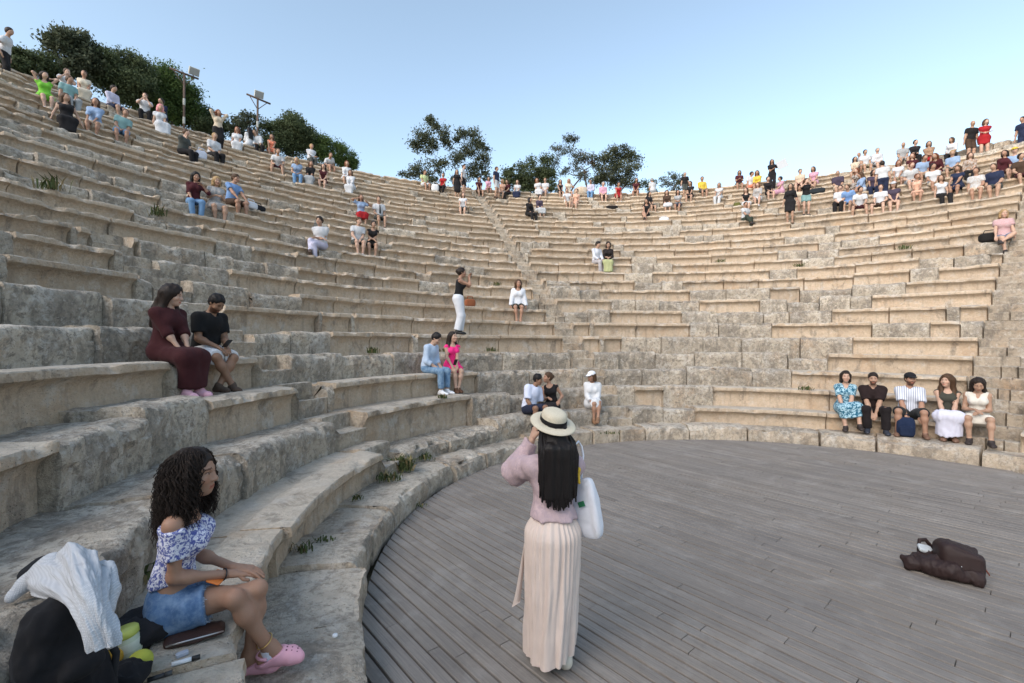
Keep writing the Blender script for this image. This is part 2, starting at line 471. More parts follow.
b = t.mix(t.math('MULTIPLY', t.ramp(fine, [(.58, 0), (.72, 1)]), .35), b, (.10, .092, .09))
b = t.mix(t.math('MULTIPLY', t.ramp(t.noise(60, 3, .6, pos), [(.66, 0), (.72, 1)]), .5), b, (.33, .32, .30))
b = t.mix(t.math('MULTIPLY', t.ramp(t.noise(2.3, 6, .7, pos, .6), [(.52, 0), (.70, 1)]), .38), b, (.34, .32, .295))
b = t.mix(t.math('MULTIPLY', t.ramp(t.noise(.6, 5, .7, pos, .3), [(.50, 0), (.66, 1)]), .3), b, (.12, .112, .108))
t.bump(t.math('ADD', grain, t.math('MULTIPLY', fine, .6)), .35, .006)
WOOD = t.out(b, .8, .25)
ang = R_(-49.5); U = np.array([math.cos(ang), math.sin(ang)]); Vn = np.array([-U[1], U[0]])
PITCHW = .105; rr = RD-.012; V = []; Fc = []; A = []; rnd = random.Random(3)
k = -int(rr/PITCHW)
while k*PITCHW < rr:
    v0 = k*PITCHW+.0066+rnd.uniform(0, .0015); v1 = (k+1)*PITCHW-.0066-rnd.uniform(0, .002)
    k += 1
    if max(abs(v0), abs(v1)) >= rr-.01: continue
    e0, e1 = math.sqrt(rr*rr-v0*v0), math.sqrt(rr*rr-v1*v1)
    cuts = []; x = -max(e0, e1)+rnd.uniform(.3, 2.6)
    while x < max(e0, e1)-.3: cuts.append(x); x += rnd.choice([1.8, 2.4, 2.4, 3.0])*rnd.uniform(.95, 1.05)
    cuts = [None]+cuts+[None]
    for c0, c1 in zip(cuts[:-1], cuts[1:]):
        z = rnd.gauss(0, .0014); tl = rnd.gauss(0, .0012); tone = min(1, max(0, rnd.gauss(.5, .2)))
        L0 = -e0 if c0 is None else max(-e0, c0+.003); L1 = -e1 if c0 is None else max(-e1, c0+.003)
        M0 = e0 if c1 is None else min(e0, c1-.003); M1 = e1 if c1 is None else min(e1, c1-.003)
        if M0-L0 < .02 or M1-L1 < .02: continue
        base = len(V); bv = .004
        rows_ = [(v0, -.08, 0), (v0, -bv+z-tl, 0), (v0+bv, z-tl, 0), (v1-bv, z+tl, 1), (v1, -bv+z+tl, 1), (v1, -.08, 1)]
        for (vv, zz, side) in rows_:
            for x in ((L0, M0) if side == 0 else (L1, M1)):
                p = U*x+Vn*vv; V.append((CX+p[0], CY+p[1], zz)); A.append((tone, 0, 0))
        for q in range(5): Fc.append([base+2*q, base+2*q+1, base+2*q+3, base+2*q+2])
        Fc.append([base+2*q for q in range(6)]); Fc.append([base+2*q+1 for q in range(6)][::-1])
deck = mesh_obj('wooden_stage_floor', V, Fc, WOOD, None, False, {'st': A}); deck['kind'] = 'structure'

# ---------------------------------------------------------------- ground: under the deck, behind the seats, to the horizon
t = NT('dry_earth'); pos = t.n('ShaderNodeNewGeometry').outputs['Position']
b = t.mix(t.ramp(t.noise(.3, 6, .6, pos), [(.4, 0), (.6, 1)]), (.24, .19, .13), (.16, .16, .08))
b = t.mix(t.ramp(t.noise(4, 5, .6, pos), [(.45, 0), (.65, 1)]), b, (.30, .25, .18))
t.bump(t.noise(3, 6, .7, pos), .6, .1)
EARTH = t.out(b, .95, .1)
rad = [0, 2, 4, 5.3, 5.8, 6.2, 8, 10, 12, 14, 16, 18, 20, 22, 23.2, 24.3, 26, 29, 33, 40, 50, 65, 90, 130, 200, 400, 900, 2500, 6000]
nth = 180; V = []; Fc = []
def gz(r, th):
    d = (th+math.pi) % (2*math.pi)-math.pi
    w = 1.0
    if d < T0: w = max(0, 1-(T0-d)/.12)
    if d > T1: w = max(0, 1-(d-T1)/.12)
    if r < 6.0: z = -.16
    elif r < 24.3: z = (rowZ(1)-.95)+(r-R1)/TREAD*RISE
    else:
        z = rowZ(NROW)-.16
        if r > 40: z = z*max(0, 1-(r-40)/160)**1.5
    zo = -.06 if r > 5.6 else -.12
    return z*w+zo*(1-w) if r >= 6 else -.16
for r in rad:
    for k in range(nth):
        th = 2*math.pi*k/nth
        V.append((CX+r*math.sin(th), CY+r*math.cos(th), gz(r, th)+(.12*(fbm([[r*.3, th*r*.3, 0]], 3)[0]-.5) if 25 < r < 200 else 0)))
for i in range(len(rad)-1):
    for k in range(nth):
        Fc.append([i*nth+k, i*nth+(k+1) % nth, (i+1)*nth+(k+1) % nth, (i+1)*nth+k])
g = mesh_obj('ground', V, Fc, EARTH); g['kind'] = 'structure'
# ---------------------------------------------------------------- figures: smooth unions of tapered limbs, meshed with surface nets
CAP = .09
class Field:
    def __init__(s, lo, hi, cell):
        s.lo = np.array(lo, float)-2.5*cell; s.c = cell
        s.n = np.ceil((np.array(hi)+2.5*cell-s.lo)/cell).astype(int)+1
        s.f = np.full(s.n, CAP)
        s.ax = [s.lo[i]+cell*np.arange(s.n[i]) for i in range(3)]
    def win(s, lo, hi):
        a = np.clip(np.floor((np.array(lo)-CAP-s.lo)/s.c).astype(int), 0, s.n-1)
        b = np.clip(np.ceil((np.array(hi)+CAP-s.lo)/s.c).astype(int)+1, 1, s.n)
        sl = tuple(slice(i, j) for i, j in zip(a, b))
        g = [s.ax[i][a[i]:b[i]] for i in range(3)]
        return sl, g[0][:, None, None], g[1][None, :, None], g[2][None, None, :]
    def comb(s, sl, d, k, op):
        o = s.f[sl]
        if op == 'u':
            h = np.maximum(k-np.abs(o-d), 0)/max(k, 1e-6); s.f[sl] = np.minimum(o, d)-h*h*k*.25
        else:
            d = -d; h = np.maximum(k-np.abs(o-d), 0)/max(k, 1e-6); s.f[sl] = np.maximum(o, d)+h*h*k*.25
    def prim(s, p):
        typ = p[0]
        if typ == 'c':                       # tapered capsule (a, b, ra, rb, k)
            _, a, b, ra, rb, k = p[:6]; op = p[6] if len(p) > 6 else 'u'
            a = np.array(a, float); b = np.array(b, float); m = max(ra, rb)
            sl, X, Y, Z = s.win(np.minimum(a, b)-m, np.maximum(a, b)+m)
            ab = b-a; L = ab@ab+1e-12
            t = ((X-a[0])*ab[0]+(Y-a[1])*ab[1]+(Z-a[2])*ab[2])/L; t = np.clip(t, 0, 1)
            d = np.sqrt((X-a[0]-ab[0]*t)**2+(Y-a[1]-ab[1]*t)**2+(Z-a[2]-ab[2]*t)**2)-(ra+(rb-ra)*t)
            s.comb(sl, d, k, op)
        elif typ == 'x':                     # capsule cut flat at both ends (a, b, ra, rb, k)
            _, a, b, ra, rb, k = p[:6]
            a = np.array(a, float); b = np.array(b, float); m = max(ra, rb)
            sl, X, Y, Z = s.win(np.minimum(a, b)-m, np.maximum(a, b)+m)
            ab = b-a; L = math.sqrt(ab@ab)+1e-9; u = ab/L
            t = (X-a[0])*u[0]+(Y-a[1])*u[1]+(Z-a[2])*u[2]; tc = np.clip(t, 0, L)
            d = np.sqrt((X-a[0]-u[0]*tc)**2+(Y-a[1]-u[1]*tc)**2+(Z-a[2]-u[2]*tc)**2)-(ra+(rb-ra)*tc/L)
            d = np.maximum(d, t-L)
            s.comb(sl, d, k, 'u')
        elif typ == 'e':                     # ellipsoid (centre, radii, matrix or None, k)
            _, c, r, M, k = p[:5]; op = p[5] if len(p) > 5 else 'u'
            c = np.array(c, float); r = np.array(r, float); m = r.max()
            sl, X, Y, Z = s.win(c-m, c+m)
            x, y, z = X-c[0], Y-c[1], Z-c[2]
            if M is not None:
                A = np.array(M); x, y, z = (A[0][0]*x+A[1][0]*y+A[2][0]*z, A[0][1]*x+A[1][1]*y+A[2][1]*z, A[0][2]*x+A[1][2]*y+A[2][2]*z)
            k0 = np.sqrt((x/r[0])**2+(y/r[1])**2+(z/r[2])**2); k1 = np.sqrt((x/r[0]**2)**2+(y/r[1]**2)**2+(z/r[2]**2)**2)
            s.comb(sl, k0*(k0-1)/np.maximum(k1, 1e-6), k, op)
        elif typ == 'p':                     # keep the side the normal points away from (point, normal)
            _, q, nrm = p[:3]; q = np.array(q, float); nrm = np.array(nrm, float); nrm /= np.linalg.norm(nrm)
            d = (s.ax[0][:, None, None]-q[0])*nrm[0]+(s.ax[1][None, :, None]-q[1])*nrm[1]+(s.ax[2][None, None, :]-q[2])*nrm[2]
            s.f = np.maximum(s.f, d)
def bounds(prims):
    lo = np.full(3, 9e9); hi = -lo
    for p in prims:
        if p[0] in 'cx' and (len(p) < 7 or p[6] == 'u'):
            m = max(p[3], p[4]); a = np.array(p[1]); b = np.array(p[2])
            lo = np.minimum(lo, np.minimum(a, b)-m); hi = np.maximum(hi, np.maximum(a, b)+m)
        elif p[0] == 'e' and (len(p) < 6 or p[5] == 'u'):
            m = max(p[2]); lo = np.minimum(lo, np.array(p[1])-m); hi = np.maximum(hi, np.array(p[1])+m)
    return lo, hi
def nets(f, lo, c):
    s = f < 0
    n = np.array(f.shape)
    cs = np.zeros(n-1, int)
    for i in (0, 1):
        for j in (0, 1):
            for k in (0, 1): cs += s[i:n[0]-1+i, j:n[1]-1+j, k:n[2]-1+k]
    act = (cs > 0) & (cs < 8)
    ids = np.full(n-1, -1); idx = np.argwhere(act); ids[act] = np.arange(len(idx))
    acc = np.zeros((len(idx), 3)); cnt = np.zeros(len(idx))
    i0, j0, k0 = idx.T
    cr = [(i, j, k) for i in (0, 1) for j in (0, 1) for k in (0, 1)]
    val = {q: f[i0+q[0], j0+q[1], k0+q[2]] for q in cr}
    for q in cr:
        for ax in range(3):
            if q[ax] == 0:
                q2 = list(q); q2[ax] = 1; q2 = tuple(q2)
                a, b = val[q], val[q2]; m = (a < 0) != (b < 0)
                t = np.where(m, a/np.where(np.abs(a-b) < 1e-12, 1, a-b), 0)
                for d in range(3):
                    acc[:, d] += np.where(m, q[d]+(t if d == ax else 0), 0)
                cnt += m
    V = lo+(idx+acc/np.maximum(cnt, 1)[:, None])*c
    quads = []
    for ax in range(3):
        u, v = (ax+1) % 3, (ax+2) % 3
        a = [slice(1, -1)]*3; b = [slice(1, -1)]*3
        a[ax] = slice(0, n[ax]-1); b[ax] = slice(1, n[ax])
        sa, sb = s[tuple(a)], s[tuple(b)]
        e = np.argwhere(sa != sb)
        if not len(e): continue
        fl = sa[tuple(e.T)]
        base = e.copy(); base[:, u] += 1; base[:, v] += 1
        def cell(du, dv):
            q = base.copy(); q[:, u] += du; q[:, v] += dv; return ids[q[:, 0], q[:, 1], q[:, 2]]
        Q = np.stack([cell(-1, -1), cell(0, -1), cell(0, 0), cell(-1, 0)], 1)
        Q = np.where(fl[:, None], Q, Q[:, ::-1])
        quads.append(Q)
    return V, np.concatenate(quads) if quads else np.zeros((0, 4), int)
def sdf_mesh(prims, cell, warp=None):
    lo, hi = bounds(prims); fd = Field(lo, hi, cell)
    for p in prims: fd.prim(p)
    if warp is not None:
        P = np.stack(np.meshgrid(*fd.ax, indexing='ij'), -1); near = np.abs(fd.f) < .06
        fd.f[near] += warp(P[near])
    V, Q = nets(fd.f, fd.lo, cell)
    return V, Q
def join(ms):
    V = []; Q = []; b = 0
    for v, q in ms: V.append(v); Q.append(q+b); b += len(v)
    return np.concatenate(V), np.concatenate(Q)
vec = lambda *a: np.array(a, float)
def unit(v): return v/(np.linalg.norm(v)+1e-9)
def ik(a, tgt, l1, l2, pole):
    d = tgt-a; L = np.linalg.norm(d); Lm = min(L, (l1+l2)*.998); d = d/(L+1e-9); tgt = a+d*Lm
    x = (l1*l1-l2*l2+Lm*Lm)/(2*Lm); h = math.sqrt(max(l1*l1-x*x, 0))
    p = pole-d*(pole@d); p = unit(p)
    return a+d*x+p*h, tgt
def rotx(a): c, s = math.cos(a), math.sin(a); return np.array([[1, 0, 0], [0, c, -s], [0, s, c]])
def roty(a): c, s = math.cos(a), math.sin(a); return np.array([[c, 0, s], [0, 1, 0], [-s, 0, c]])
def rotz(a): c, s = math.cos(a), math.sin(a); return np.array([[c, -s, 0], [s, c, 0], [0, 0, 1]])

def skeleton(sex='f', pose='sit', lean=5, side=0, twist=0, head=(0, 0, 0), seat_drop=.42, build=1.0, hands=None, feet=None, knees=None, poles=None, pelvis=None, **kw):
    """joints in metres, figure faces +Y, right is +X; sitting: origin at the seat under the hips; standing: origin at the floor"""
    S = {'sex': sex, 'b': build, 'pose': pose}
    m = sex == 'm'
    P = vec(0, 0, .095) if pose == 'sit' else vec(0, 0, .93 if m else .89)
    if pelvis is not None: P = vec(*pelvis)
    a = R_(lean); sd = R_(side)
    M1 = roty(sd*.4) @ rotx(-a*.5+(R_(6) if pose == 'sit' else 0)); M2 = rotz(R_(twist)) @ roty(sd) @ rotx(-a); M3 = rotz(R_(twist)) @ roty(sd*1.05) @ rotx(-a*1.15)
    W = P+M1 @ vec(0, 0, .19); C = W+M2 @ vec(0, .01, .19); N = C+M3 @ vec(0, -.005, .175 if m else .165)
    yaw, pit, rol = [R_(q) for q in head]
    MH = rotz(R_(twist)*.5+yaw) @ rotx(-pit) @ roty(rol)
    HC = N+(MH @ vec(0, .012, .0))*1+unit(M3 @ vec(0, 0, 1)*.6+MH @ vec(0, 0, 1)*.4)*.155+MH @ vec(0, .02, 0)
    sw = .168 if m else .146
    S.update(P=P, W=W, C=C, N=N, H=HC, M1=M1, M2=M2, M3=M3, MH=MH)
    ua, fa, th, sh = (.295, .265, .43, .43) if m else (.275, .245, .41, .41)
    S['sh'] = {}; S['el'] = {}; S['wr'] = {}; S['hip'] = {}; S['kn'] = {}; S['an'] = {}; S['hd'] = {}; S['toe'] = {}
    hands = hands or {}; feet = feet or {}; poles = poles or {}
    for q, sg in (('r', 1), ('l', -1)):
        s0 = C+M2 @ vec(sg*sw, -.01, .090)
        tg = hands.get(q)
        if tg is None: tg = P+vec(sg*.13, .30, .10) if pose == 'sit' else P+vec(sg*.27, .04, -.10)
        tg = np.array(tg, float)
        pl = vec(*poles.get('arm_'+q, (sg*.6, -.7, -.6)))
        e, w = ik(s0, tg, ua, fa, pl)
        S['sh'][q] = s0; S['el'][q] = e; S['wr'][q] = w
        hp = P+M1 @ vec(sg*.088, 0, -.01)
        ft = feet.get(q)
        if ft is None: ft = vec(sg*.10, .42, -seat_drop) if pose == 'sit' else vec(sg*.09, 0, 0)
        ft = np.array(ft, float); an = ft+vec(0, 0, .075)
        kp = vec(*poles.get('leg_'+q, (sg*.12, .6, .8) if pose == 'sit' else (sg*.1, 1, 0)))
        k, an = ik(hp, an, th, sh, kp)
        S['hip'][q] = hp; S['kn'][q] = k; S['an'][q] = an
        fd = kw.get('toes', {}).get(q)
        if fd is None: fd = unit(vec(sg*.18, 1, 0)) if pose != 'sit' else unit(vec(sg*.15, 1, 0))
        S['toe'][q] = an-vec(0, 0, .045)+unit(np.array(fd, float))*(.165 if m else .145)
    return S
def limb_prims(S, inf=0.0, legs=True, arms=True):
    m = S['sex'] == 'm'; b = S['b']; p = []
    if arms:
        for q in 'rl':
            r1, r2, r3 = (.049, .040, .027) if m else (.040, .033, .023)
            s, e, w = S['sh'][q], S['el'][q], S['wr'][q]
            p += [('c', s, e, r1*b+inf, r2*b+inf, .06), ('c', e, w, r2*b+inf, r3+inf, .02), ('e', e+(w-e)*.25, (r2*1.08*b+inf,)*3, None, .04)]
    if legs:
        for q in 'rl':
            r1, r2, r3 = (.085, .056, .038) if m else (.083, .053, .034)
            h, k, a = S['hip'][q], S['kn'][q], S['an'][q]
            back = unit(np.cross(np.cross(k-a, unit(h-k)), k-a)+1e-9)
            p += [('c', h, k, r1*b+inf, r2*b+inf, .04), ('c', k, a, r2*b*.95+inf, r3+inf, .03),
                  ('e', k+(a-k)*.3-back*.012*0, (r2*1.02*b+inf, r2*1.02*b+inf, r2*1.02*b+inf), None, .05)]
    return p
def torso_prims(S, inf=0.0, chest=True, hips=True, neck=True):
    m = S['sex'] == 'm'; b = S['b']; p = []
    M1, M2, M3 = S['M1'], S['M2'], S['M3']
    if hips:
        p += [('e', S['P']+M1 @ vec(0, -.01, .03), ((.155 if m else .165)*b+inf, (.115 if m else .12)*b+inf, .125+inf), M1, .05)]
    p += [('e', S['W']+M1 @ vec(0, .005, -.02), ((.145 if m else .122)*b+inf, (.108 if m else .092)*b+inf, .14+inf), M2, .07)]
    if chest:
        p += [('e', S['C']+M2 @ vec(0, 0, 0), ((.160 if m else .132)*b+inf, (.115 if m else .1)*b+inf, .165+inf), M2, .06),
              ('c', S['sh']['l'], S['N']+M3 @ vec(-.03, -.015, -.055), .042*b+inf, .045+inf*.6, .05), ('c', S['sh']['r'], S['N']+M3 @ vec(.03, -.015, -.055), .042*b+inf, .045+inf*.6, .05)]
        if not m:
            for sg in (-1, 1): p.append(('e', S['C']+M2 @ vec(sg*.068, .075, -.005), (.062+inf,)*3, M2, .045))
    if neck:
        r = .054 if m else .044
        p += [('c', S['N']+M3 @ vec(0, -.01, -.05), S['N']*.35+S['H']*.65, r*1.15+inf, r+inf, .035)]
    return p
def head_prims(S, fine=True):
    M = S['MH']; c = S['H']; m = S['sex'] == 'm'
    at = lambda x, y, z: c+M @ vec(x, y, z)
    p = [('e', at(0, -.012, .035), (.075, .095, .088), M, .01), ('e', at(0, .025, -.035), (.061 if m else .057, .068, .085), M, .04),
         ('e', at(0, .055, -.088), (.032 if m else .026, .03, .026), M, .035),
         ('c', at(0, .082, .012), at(0, .106, -.028), .009, .0135, .015), ('e', at(.012, .097, -.033), (.009,)*3, M, .008), ('e', at(-.012, .097, -.033), (.009,)*3, M, .008)]
    for sg in (-1, 1):
        p += [('c', at(sg*.014, .082, .026), at(sg*.045, .070, .026), .010, .008, .014)]
        p += [('e', at(sg*.031, .090, .006), (.016, .014, .011), M, .012, 's'), ('e', at(sg*.031, .074, .006), (.0135,)*3, M, .004)]
        p += [('e', at(sg*.042, .062, -.028), (.022, .02, .02), M, .03)]
        p += [('e', at(sg*.076, -.008, .0), (.010, .019, .031), M @ rotz(sg*.35), .01)]
    p += [('c', at(-.017, .083, -.063), at(.017, .083, -.063), .0085, .0085, .008), ('c', at(-.015, .083, -.073), at(.015, .083, -.073), .0085, .0085, .006),
          ('c', S['N'], at(0, -.02, -.04), .052 if m else .043, .05 if m else .043, .03)]
    return p
def tint_head(S, V):
    """lip, brow and eye colours as surface colour of the face"""
    M = S['MH']; q = (V-S['H']) @ M; t = np.ones((len(V), 3))
    x, y, z = q.T; ax = np.abs(x)
    f = y > .05
    lip = f & (ax < .024) & (z < -.058) & (z > -.079); t[lip] = (1, .62, .6)
    mid = f & (ax < .021) & (np.abs(z+.068) < .0022); t[mid] = (.5, .28, .28)
    brow = f & (ax > .014) & (ax < .05) & (np.abs(z-.031+.12*(ax-.03)**1) < .0045); t[brow] = (.22, .17, .15)
    eye = f & (((ax-.031)/.0145)**2+((z-.006)/.0068)**2 < 1); t[eye] = (1.05, 1.12, 1.2)
    iris = f & (((ax-.031)/.0062)**2+((z-.006)/.0062)**2 < 1); t[iris] = (.12, .09, .08)
    lash = f & (((ax-.031)/.0175)**2+((z-.007)/.0092)**2 < 1) & ~eye & (z > .006); t[lash] = (.2, .15, .14)
    chk = f & (((ax-.045)/.02)**2+((z+.03)/.018)**2 < 1); t[chk & ~lip] *= (1.03, .93, .9)
    return t
def hand_prims(wr, fdir, pn, side, curl=.5, spread=.1, sc=1.0):
    """palm, four fingers of unequal length and a thumb leaving the side of the palm"""
    f = unit(np.array(fdir, float)); n = unit(np.array(pn, float)-f*(np.array(pn, float) @ f)); s = np.cross(f, n)*side   # s points to the thumb side
    at = lambda a, b, c: wr+(f*a+s*b+n*c)*sc
    p = [('c', at(-.02, 0, 0), at(.025, 0, 0), .022*sc, .022*sc, .01)]
    for i in range(4):
        y = .028-.0185*i
        p.append(('c', at(.01, y*.6, 0), at(.082-.004*abs(i-1), y, 0), .0135*sc, .0118*sc, .012))
    for i, L in enumerate((.072, .080, .074, .058)):
        y = .028-.0185*i; base = at(.082-.004*abs(i-1), y, 0); ang = curl*.7; d = unit(f+s*spread*(1.2-.8*i)*.6)
        seg = [L*.45, L*.32, L*.27]; pt = base; r = .0092 if i < 3 else .008
        for j, l in enumerate(seg):
            a = curl*(.6+.55*j); dd = unit(d*math.cos(a)+n*math.sin(a)); q = pt+dd*l*sc
            p.append(('c', pt, q, (r-.0006*j)*sc, (r-.0006*(j+1))*sc, .003)); pt = q
    a = at(.012, .024, .004); b = at(.045, .050, .014); c = at(.070, .056, .022+.02*curl); d = at(.092, .050-.012*curl, .026+.03*curl)
    p += [('c', a, b, .0145*sc, .0118*sc, .012), ('c', b, c, .0115*sc, .010*sc, .003), ('c', c, d, .010*sc, .0082*sc, .003)]
    return p
def foot_prims(S, q, inf=0.0, flat=True):
    a = S['an'][q]; t = S['toe'][q]; f = unit((t-a)*vec(1, 1, 0)); g = a[2]-.075
    side = vec(f[1], -f[0], 0)
    heel = vec(a[0], a[1], g+.034)-f*.035
    ball = vec(a[0], a[1], g+.028)+f*.105
    toe = vec(a[0], a[1], g+.022)+f*(.165 if S['sex'] == 'm' else .145)
    sd = 1 if q == 'r' else -1
    return [('c', heel, ball+side*.008*sd, .034+inf, .033+inf, .01), ('c', ball-side*.014*sd, toe-side*.012*sd, .028+inf, .021+inf, .02), ('c', ball+side*.02*sd, toe+side*.018*sd-f*.02, .024+inf, .018+inf, .02),
            ('c', a+vec(0, 0, .02), heel*.4+ball*.6+vec(0, 0, .008), .036+inf, .030+inf, .03), ('c', a, heel, .034+inf, .03+inf, .03), ('p', vec(0, 0, g+.001), vec(0, 0, -1))]
SKIN = {'fair': (.47, .305, .225), 'tan': (.345, .20, .135), 'olive': (.375, .235, .163), 'brown': (.24, .135, .085)}
HAIR = {'black': (.012, .010, .010), 'dark': (.022, .015, .012), 'brown': (.065, .036, .02), 'red': (.13, .045, .02), 'blond': (.32, .21, .10), 'grey': (.25, .24, .23), 'pink': (.6, .25, .25)}
DET = {'hero': dict(body=.010, head=.0045, hand=.0042, cloth=.010, hair=.008), 'mid': dict(body=.014, head=.007, hand=.006, cloth=.014, hair=.012), 'far': dict(body=.027, head=None, hand=None, cloth=.027, hair=.024)}
def body_mesh(S, det, feet='rl', handpose=None):
    D = DET[det]; ms = []; tn = []
    if det == 'far':
        p = torso_prims(S)+limb_prims(S)
        M = S['MH']; c = S['H']
        p += [('e', c+M @ vec(0, .005, .01), (.078, .098, .118), M, .02), ('e', c+M @ vec(0, .095, -.02), (.02, .03, .03), M, .02)]
        for q in 'rl':
            d = unit(S['wr'][q]-S['el'][q]); p.append(('c', S['wr'][q], S['wr'][q]+d*.12, .03, .024, .02))
            p += foot_prims(S, q)[:5]
        V, Q = sdf_mesh(p, D['body']); return V, Q, np.ones((len(V), 3))
    p = torso_prims(S)+limb_prims(S)
    for q in 'rl': p += [x for x in foot_prims(S, q) if x[0] != 'p']
    V, Q = sdf_mesh(p, D['body']); ms.append((V, Q)); tn.append(np.ones((len(V), 3)))
    V, Q = sdf_mesh(head_prims(S), D['head']); ms.append((V, Q)); tn.append(tint_head(S, V))
    for q, sg in (('r', 1), ('l', -1)):
        hp = (handpose or {}).get(q, {})
        d = unit(S['wr'][q]-S['el'][q]); fd = hp.get('dir', d*.8+vec(0, .25, -.25)); pn = hp.get('palm', vec(0, 0, -1) if abs(unit(np.array(fd, float))[2]) < .85 else vec(-sg, 0, 0))
        ps = hand_prims(S['wr'][q]+unit(np.array(fd, float))*.015, fd, pn, sg*hp.get('flip', 1), hp.get('curl', .5), hp.get('spread', .1))
        ps.append(('c', S['wr'][q]-d*.05, S['wr'][q], .024, .021, .012))
        V, Q = sdf_mesh(ps, D['hand']); ms.append((V, Q)); tn.append(np.ones((len(V), 3)))
    V, Q = join(ms); return V, Q, np.concatenate(tn)
def cut(a, b, t): return a+(b-a)*t
def folds(amp, seed, sc=(9, 9, 4)):
    return lambda P: (fbm(P*np.array(sc)+seed, 3, 77)-.5)*amp*2
def top_prims(S, sleeve=.5, hem=.06, t=.016, neck='crew', loose=0.0, arms=True, puff=0.0):
    p = torso_prims(S, t+loose, neck=False)
    if sleeve > 0:
        for q in 'rl':
            s, e, w = S['sh'][q], S['el'][q], S['wr'][q]; m = S['sex'] == 'm'; r1, r2, r3 = (.049, .040, .027) if m else (.040, .033, .023)
            if sleeve <= 1: p.append(('x', s, cut(s, e, sleeve), r1+t+loose+.004, cut(r1, r2, sleeve)+t+loose+.012, .035))
            else:
                p.append(('c', s, e, r1+t+loose, r2+t+loose, .035)); p.append(('x', e, cut(e, w, sleeve-1), r2+t+loose, cut(r2, r3, sleeve-1)+t+loose+.006, .03))
    if puff:
        for q in 'rl':
            s, e, w = S['sh'][q], S['el'][q], S['wr'][q]
            p += [('c', cut(s, e, .45), cut(s, e, .95)+vec(0, 0, -.015), .05+puff*.4, .05+puff*.75, .06), ('c', e+vec(0, 0, -.015), cut(e, w, .55), .05+puff*.7, .035+puff*.3, .05)]
    q = S['P']+S['M1'] @ vec(0, 0, -hem); p.append(('p', q, S['M1'] @ vec(0, 0, -1)))
    N, M = S['N'], S['M3']
    if neck == 'crew': p.append(('c', N+M @ vec(0, .0, .0), N+M @ vec(0, 0, .2), .066, .09, .01, 's'))
    elif neck == 'v': p += [('c', N+M @ vec(0, .0, .0), N+M @ vec(0, 0, .2), .066, .09, .01, 's'), ('c', N+M @ vec(0, .09, -.11), N+M @ vec(0, .05, .03), .012, .045, .01, 's')]
    elif neck == 'low': p += [('e', N+M @ vec(0, .05, -.01), (.095, .12, .075), M, .01, 's'), ('c', N, N+M @ vec(0, 0, .2), .08, .1, .01, 's')]
    elif neck == 'tank': p += [('e', N+M @ vec(0, .05, -.005), (.085, .12, .075), M, .01, 's'), ('c', N, N+M @ vec(0, 0, .2), .08, .1, .01, 's')]
    elif neck == 'off':
        p.append(('p', S['C']+S['M2'] @ vec(0, 0, .075), S['M2'] @ vec(0, 0, 1)))
    return p
def legs_prims(S, end=1.9, t=.016, loose=.0):
    """trousers or shorts: end 0..1 along the thigh, 1..2 along the shin"""
    p = [('e', S['P']+S['M1'] @ vec(0, -.01, .03), ((.155 if S['sex'] == 'm' else .165)*S['b']+t, (.115 if S['sex'] == 'm' else .12)*S['b']+t, .125+t), S['M1'], .05)]
    m = S['sex'] == 'm'; r1, r2, r3 = (.085, .056, .038) if m else (.083, .053, .034)
    for q in 'rl':
        h, k, a = S['hip'][q], S['kn'][q], S['an'][q]
        if end <= 1: p.append(('x', h, cut(h, k, end), r1+t+loose, cut(r1, r2, end)+t+loose+.012, .04))
        else: p += [('c', h, k, r1+t+loose, r2+t+loose, .04), ('x', k, cut(k, a, end-1), r2+t+loose, cut(r2, r3, end-1)+t+loose+.010, .035)]
    p.append(('p', S['P']+S['M1'] @ vec(0, 0, .15), S['M1'] @ vec(0, 0, 1)))
    return p
def skirt_prims(S, end=1.8, t=.02, flare=.04, top=.15):
    """a skirt over both legs; end as for trousers"""
    p = [('e', S['P']+S['M1'] @ vec(0, -.01, .03), (.165*S['b']+t, .12*S['b']+t, .125+t), S['M1'], .05)]
    kr, kl = S['kn']['r'], S['kn']['l']; hr, hl = S['hip']['r'], S['hip']['l']; ar, al = S['an']['r'], S['an']['l']
    e1 = min(1, end)
    for h, k in ((hr, kr), (hl, kl)): p.append(('x' if end <= 1 else 'c', h, cut(h, k, e1), .088+t, .062+t+flare*.5*e1, .06))
    for w in (.33, .67):
        h = hl*(1-w)+hr*w; k = kl*(1-w)+kr*w; p.append(('x' if end <= 1 else 'c', h, cut(h, k, e1), .08+t, .055+t+flare*.4*e1, .07))
    if end > 1:
        e = end-1
        for w in (0, .33, .67, 1):
            k = kl*(1-w)+kr*w; a = al*(1-w)+ar*w
            p.append(('x', k, cut(k, a, e), .052+t*.6+flare*.3, .036+t*.5+flare, .07))
    if top is not None: p.append(('p', S['P']+S['M1'] @ vec(0, 0, top), S['M1'] @ vec(0, 0, 1)))
    return p
